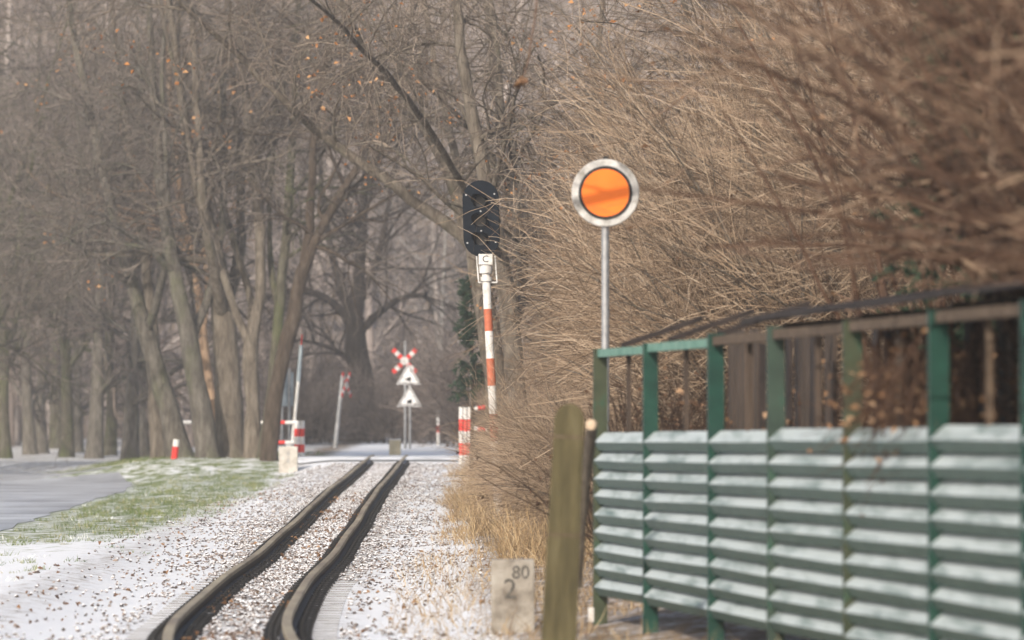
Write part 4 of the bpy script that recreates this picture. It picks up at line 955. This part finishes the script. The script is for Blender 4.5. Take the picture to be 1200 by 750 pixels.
# ------------------------------------------------------------------ light signal C
d = 78.0; c = at(564, 256, d); mt = at(569, 300, d); mbm = at(578, 470, d); zg = float(ground_z(mbm[0], d))
base = np.array([at(583, 600, d)[0] - 0.02, d, zg])
root = empty('light_signal', base, 'black three lamp railway light signal on red and white mast', 'railway signal')
def rel(p): return Vector([float(v) for v in (np.asarray(p) - base)])
top = rel(at(568.5, 303, d)); bot = rel(at(585.5, 625, d)); ax = (bot - top)
def mast_at(py): return top + ax * ((py - 303) / (625 - 303))
for y0, y1, m_ in [(303, 362, 'white'), (362, 388, 'orange_red'), (388, 420, 'white'), (420, 452, 'orange_red'), (452, 485, 'white'), (485, 517, 'orange_red'), (517, 640, 'white')]:
    mb = MB(); mb.cyl(mast_at(y0), mast_at(y1), 0.058, 0.058, 18); mb.build('mast_band', M[m_], root, True)
hc = rel(c); W2, H2 = 0.255, 0.525
hd = bpy.data.objects.new('lamp_housing', None)
def stadium(w, h, n=14):
    r = w
    pts = [(r * math.cos(a), h - r + r * math.sin(a)) for a in np.linspace(0, math.pi, n)] + [(r * math.cos(a), -(h - r) + r * math.sin(a)) for a in np.linspace(math.pi, 2 * math.pi, n)]
    return pts
HR = Matrix.Translation(hc) @ Matrix.Rotation(R(-1.5), 4, 'Y') @ Matrix.Rotation(R(-14), 4, 'Z')
mb = MB(); mb.prism(stadium(W2, H2), -0.02, 0.01); board = mb.build('backing_board', M['signal_black'], root); board.matrix_local = HR
mb = MB(); mb.prism(stadium(W2 * 0.72, H2 * 0.86), 0.012, 0.20); o = mb.build('lamp_housing', M['signal_black'], root); o.matrix_local = HR
for i, zz in enumerate((0.24, -0.03, -0.285)):
    # hood: open half tube with thickness
    Vh, k2 = [], 20
    mb = MB()
    for r_, L_ in ((0.105, 0.26),):
        angs = np.linspace(R(-35), R(215), k2)
        prev = None
        for a in angs:
            ll = L_ * (0.35 + 0.65 * max(0, math.sin(a)) ** 0.6)
            ring_ = [mb.bm.verts.new((r_ * math.cos(a), -0.021, zz + r_ * math.sin(a))), mb.bm.verts.new((r_ * math.cos(a) * .97, -0.021 - ll, zz + r_ * math.sin(a) * .97)),
                     mb.bm.verts.new(((r_ - .008) * math.cos(a) * .97, -0.021 - ll, zz + (r_ - .008) * math.sin(a) * .97)), mb.bm.verts.new(((r_ - .008) * math.cos(a), -0.021, zz + (r_ - .008) * math.sin(a)))]
            if prev:
                for q in range(4): mb.bm.faces.new((prev[q], prev[(q+1) % 4], ring_[(q+1) % 4], ring_[q]))
            prev = ring_
    o = mb.build('lamp_hood', M['signal_black'], root); o.matrix_local = HR
    mb = MB(); mb.cyl((0, -0.022, zz), (0, -0.035, zz), 0.092, 0.08, 24); o = mb.build('lens', M['lens'], root, True); o.matrix_local = HR
for sx, sz in ((-.2, .33), (.2, .33), (-.2, -.33), (.2, -.33), (0, 0.1), (0, -0.17)):
    mb = MB(); mb.cyl((sx, -0.021, sz), (sx, -0.03, sz), 0.012, 0.012, 8); o = mb.build('screw', M['galv'], root); o.matrix_local = HR
pc = rel(at(569, 304, d)) + Vector((0, -0.09, 0))
mb = MB(); mb.box(pc, (0.19, 0.02, 0.145), None, 0.004); mb.build('letter_plate', M['white'], root)
text('letter', 'C', 0.13, M['black'], (pc.x, pc.y - 0.012, pc.z), (R(90), 0, 0), root)
mb = MB(); q = mast_at(316); mb.cyl(q + Vector((0, 0, .06)), q - Vector((0, 0, .05)), 0.095, 0.085, 18); mb.build('mast_collar', M['white'], root, True)
mb = MB(); q = mast_at(327); mb.cyl(q + Vector((0, 0, .03)), q - Vector((0, 0, .03)), 0.08, 0.08, 18); mb.build('mast_collar', M['white'], root, True)
for px in (558.5, 580):
    a_ = rel(at(px, 300, d)); b_ = rel(at(px + 2.5, 331, d)); mb = MB(); mb.cyl(a_, b_, 0.011, 0.011, 8); mb.build('side_bar', M['white'], root)
    mb = MB(); mb.cyl(b_, mast_at(331), 0.011, 0.011, 8); mb.build('side_bar', M['white'], root)

# ------------------------------------------------------------------ level crossing furniture
def post_at(px, ytop, ybot, d, w, bands, name='post', parent=None, base=None, lean=0.0):
    """banded round post from photo rows, as parts"""
    n = len(bands)
    for i, m_ in enumerate(bands):
        ya = ytop + (ybot - ytop) * i / n; yb = ytop + (ybot - ytop) * (i + 1) / n
        a = Vector(at(px + lean * (ybot - ya), ya, d)) - Vector(base); b = Vector(at(px + lean * (ybot - yb), yb, d)) - Vector(base)
        mb = MB(); mb.cyl(a, b, w, w, 14); mb.build(name, M[m_], parent, True)
def gz(px, d): x = (px - 600) / F * d; return float(ground_z(x, d))
def yrow(px, d): return HOR - (gz(px, d) - CZ) / d * F
# guard railing left of the track
d = 131.5; base = (at(350, 0, d)[0], d, gz(350, d)); root = empty('guard_railing', base, 'red and white guard railing left of track beside the white stone', 'railing')
yb = yrow(350, d) + 2
for px, dd in ((348, 0.0), (354, 1.5)):
    post_at(px, 493, yb, d + dd, 0.062, ['white', 'red', 'white', 'red', 'white'], 'post', root, base)
for y in (495, 518.5):
    for k, m_ in enumerate(['white', 'red', 'white']):
        xa = 348 - 14 * k; a = Vector(at(xa, y, d)) - Vector(base); b = Vector(at(xa - 14, y + 0.3, d)) - Vector(base)
        mb = MB(); mb.cyl(a, b, 0.048, 0.048, 12); mb.build('rail', M[m_], root, True)
# white numbered stone
d = 127.5; p = at(338, 557, d); root = empty('numbered_stone', (p[0], d, gz(338, d)), 'white numbered marker stone at the foot of the avenue trees', 'marker stone')
mb = MB(); hh = 30 / F * d; mb.box((0, 0, hh / 2 - 0.05), (22 / F * d, 0.22, hh + 0.1), None, 0.02); mb.build('block', M['concrete'], root)
for k in (0, 1): text('number', '8', 0.15, M['galv'], (0.0, -0.115, hh * 0.72 - k * 0.16), (R(90), 0, 0), root)
# raised thin barrier
d = 133.0; a = at(341, 0, d); base = (a[0], d, gz(341, d)); root = empty('crossing_barrier', base, 'thin raised white barrier pole with dark upper part by railing', 'barrier')
for (x0, y0, x1, y1, r_, m_, nm) in [(340.5, 540, 349.5, 447, 0.045, 'white', 'arm'), (349.5, 447, 353, 404, 0.05, 'sign_back', 'upper_sleeve'), (353, 404, 354, 392, 0.02, 'red', 'tip')]:
    mb = MB(); mb.cyl(Vector(at(x0, y0, d)) - Vector(base), Vector(at(x1, y1, d)) - Vector(base), r_, r_ * 0.85, 12); mb.build(nm, M[m_], root, True)
mb = MB(); mb.box((0, 0, 0.1), (0.22, 0.22, 0.5), None, 0.02); mb.build('pivot_box', M['white'], root)
# sign seen from behind
d = 142.0; base = (at(335, 0, d)[0], d, gz(335, d)); root = empty('sign_from_behind', base, 'grey backed traffic sign on two steel posts behind the trees', 'traffic sign')
for px in (330.5, 339): post_at(px, 432, yrow(px, d) + 2, d, 0.04, ['galv'], 'post', root, base)
mb = MB(); a = Vector(at(333, 456, d)) - Vector(base); mb.box((a.x, a.y - 0.05, a.z), (0.48, 0.02, 0.85), Matrix.Rotation(0.3, 3, 'Z'), 0.004); mb.build('plate', M['sign_back'], root)
# leaning pole with cross seen edge on
def cross(root, c, L, yaw, tilt=0.0, w=0.10):
    for s in (-1, 1):
        for k, m_ in enumerate(['red', 'white', 'red', 'white', 'white', 'red', 'white', 'red']):
            t0 = -1 + k * 0.25; t = t0 + 0.125
            dx, dz = math.sin(R(45) * s) * t * L, math.cos(R(45) * s) * t * L
            rot = Matrix.Rotation(yaw, 3, 'Z') @ Matrix.Rotation(R(45) * s, 3, 'Y')
            pos = Vector(c) + Matrix.Rotation(yaw, 3, 'Z') @ Vector((dx, 0.012 * s, dz))
            mb = MB(); mb.box(pos, (w, 0.02, L * 0.25), rot); mb.build('cross_arm', M[m_], root)
d = 158.0; base = (at(393, 0, d)[0], d, gz(393, d)); root = empty('crossing_sign', base, 'grey leaning pole with a crossing cross seen edge on', 'crossing sign')
a = Vector(at(392.5, yrow(393, d) + 2, d)) - Vector(base); b = Vector(at(401.5, 440, d)) - Vector(base); mb = MB(); mb.cyl(a, b, 0.065, 0.055, 12); mb.build('pole', M['galv'], root, True)
cross(root, Vector(at(406, 451, d)) - Vector(base), 0.45, R(70), w=0.10)
# st andrew's cross on a post behind the warning triangles
d = 160.0; base = (at(475, 0, d)[0], d, gz(475, d)); root = empty('crossing_sign', base, 'red and white crossing cross above the warning triangles', 'crossing sign')
post_at(475, 400, yrow(475, d) + 2, d + 0.1, 0.045, ['galv'], 'pole', root, base)
cross(root, Vector(at(474, 423, d - 0.1)) - Vector(base), 0.46, 0.0, w=0.13)
# two warning triangles
d = 156.0; base = (at(478, 0, d)[0], d, gz(478, d)); root = empty('warning_sign', base, 'two stacked white warning triangles with train symbols on twin posts', 'traffic sign')
for px in (474.8, 480.5): post_at(px, 440, yrow(px, d) + 2, d, 0.035, ['galv'], 'post', root, base)
sc_ = d / F
for (cxp, yt, yb2) in ((479, 425.5, 450.5), (480, 452, 476.5)):
    c = Vector(at(cxp, yb2, d)) - Vector(base); h = (yb2 - yt) * sc_; w = 29 * sc_
    def tri(s): 
        cy = h / 3
        return [(-w / 2 * s, cy - cy * s), (w / 2 * s, cy - cy * s), (0, cy + (h - cy) * s)]
    for s, y0, m_, nm in ((1.0, -0.06, 'sign_white', 'plate'), (0.90, -0.066, 'sign_dark', 'border'), (0.78, -0.072, 'sign_white', 'field')):
        mb = MB(); mb.prism(tri(s), y0, y0 + 0.012); o = mb.build(nm, M[m_], root); o.location = c
    mb = MB()     # little locomotive
    u = w * 0.105
    for (x, z, sx, sz) in ((0, .10, 1.7, .75), (.45, .55, .8, .9), (-.55, .55, .28, .5), (-.1, .45, .25, .3), (-1.0, -.15, .4, .3)):
        mb.box((x * u, -0.076, h * 0.23 + z * u), (sx * u, 0.006, sz * u))
    for xw in (-.6, 0, .6): mb.cyl((xw * u, -0.073, h * 0.23 - .35 * u), (xw * u, -0.079, h * 0.23 - .35 * u), .26 * u, .26 * u, 12)
    o = mb.build('train_symbol', M['black'], root); o.location = c
# beige concrete block
d = 141.0; p = at(463, 529, d); root = empty('concrete_block', (p[0], d, gz(463, d)), 'beige concrete block beside the twin sign posts', 'block')
mb = MB(); mb.box((0, 0, 0.16), (13.5 * d / F, 0.3, 0.44), None, 0.02); mb.build('block', M['beige'], root)
mb = MB(); mb.box((0, 0, 0.385), (14 * d / F, 0.32, 0.03), None, 0.01); mb.build('cap', M['white'], root)
# right hand railing
d = 127.0; base = (at(545, 0, d)[0], d, gz(545, d)); root = empty('guard_railing', base, 'red and white guard railing right of the track by dry grass', 'railing')
for k, px in enumerate((540.5, 545.5, 550.5)):
    post_at(px, 477 + (k % 2) * 0.6, yrow(px, d) + 2, d + 0.8 * k, 0.055, ['white', 'red', 'white', 'red', 'white'], 'post', root, base)
for (y0, y1) in ((480, 475.5), (502, 504)):
    for k, m_ in enumerate(['white', 'red', 'white']):
        x0 = 551 + 9 * k; f0 = k / 3; f1 = (k + 1) / 3
        mb = MB(); mb.cyl(Vector(at(x0, y0 + (y1 - y0) * f0, d)) - Vector(base), Vector(at(x0 + 9, y0 + (y1 - y0) * f1, d)) - Vector(base), 0.05, 0.05, 12); mb.build('rail', M[m_], root, True)
# marker posts
d = 165.0; base = (at(513.5, 0, d)[0], d, gz(513, d)); root = empty('marker_post', base, 'short white marker post with red band right of warning triangles', 'marker post')
post_at(513.5, 481, yrow(513, d) + 2, d, 0.05, ['white', 'white', 'red', 'white', 'white'], 'band', root, base)
d = 133.0; base = (at(553, 0, d)[0], d, gz(553, d)); root = empty('white_pole', base, 'slim white pole standing behind the right guard railing', 'pole')
post_at(553.5, 414, yrow(553, d) + 2, d, 0.042, ['white'], 'shaft', root, base)
mb = MB(); a = Vector(at(553.5, 413, d)) - Vector(base); mb.cyl(a, a + Vector((0, 0, 0.04)), 0.05, 0.02, 12); mb.build('cap', M['galv'], root)
d = 131.0; base = (at(203, 0, d)[0], d, gz(203, d)); root = empty('marker_post', base, 'leaning red and white post between the left avenue trunks', 'marker post')
post_at(204, 515, yrow(203, d) + 2, d, 0.075, ['white', 'red', 'red'], 'band', root, base, 0.12)
mb = MB(); p0 = Vector(at(213, 495, d + 12)); base = tuple(p0)
root = empty('barrier_arm', base, 'short piece of white barrier arm between two avenue trunks', 'barrier')
mb.cyl((0, 0, 0), (0.30, 0, 0), 0.05, 0.05, 12); mb.build('arm', M['white'], root, True)
mb = MB(); mb.cyl((0.30, 0, 0), (0.95, 0, 0), 0.05, 0.05, 12); mb.build('arm', M['red'], root, True)
mb = MB(); mb.cyl((0.95, 0.0, 0.05), (0.95, 0, gz(240, d + 12) - base[2] - 0.1), 0.05, 0.05, 12); mb.build('stand', M['white'], root, True)
# pale birch trunk in the haze
st = [[(516, 520, 9), (516, 470, 8), (517, 420, 7), (519, 340, 4), (522, 280, 3), (526, 220, 1.5)], [(517, 430, 3), (508, 370, 2), (500, 300, 1)]]
stems = [px_stem(200.0, s, 26) for s in st]; stems[0][0][0, 2] = float(ground_z(stems[0][0][0, 0], 200.0)) - 0.1
hero_tree('birch_tree', 'pale slim birch trunk in the haze right of warning triangles', stems, spec(FAR, l1=(6,) + FAR['l1'][1:], l3=(3,) + FAR['l3'][1:]), M['birch'], M['twig_far'])

# ------------------------------------------------------------------ haze
mb = MB(); z0, z1 = -4.0, 62.0
mb.box((0, 260, (z0 + z1) / 2), (660, 780, z1 - z0))
hz = mb.build('haze', None); tag(hz, kind='stuff')
m = bpy.data.materials.new('haze'); m.use_nodes = True; nt = m.node_tree; nt.nodes.clear()
out = nt.nodes.new('ShaderNodeOutputMaterial'); pv = nt.nodes.new('ShaderNodeVolumePrincipled')
pv.inputs['Color'].default_value = (0.90, 0.92, 0.95, 1); pv.inputs['Density'].default_value = 0.0008; pv.inputs['Anisotropy'].default_value = 0.0
nt.links.new(pv.outputs[0], out.inputs['Volume']); hz.data.materials.append(m)
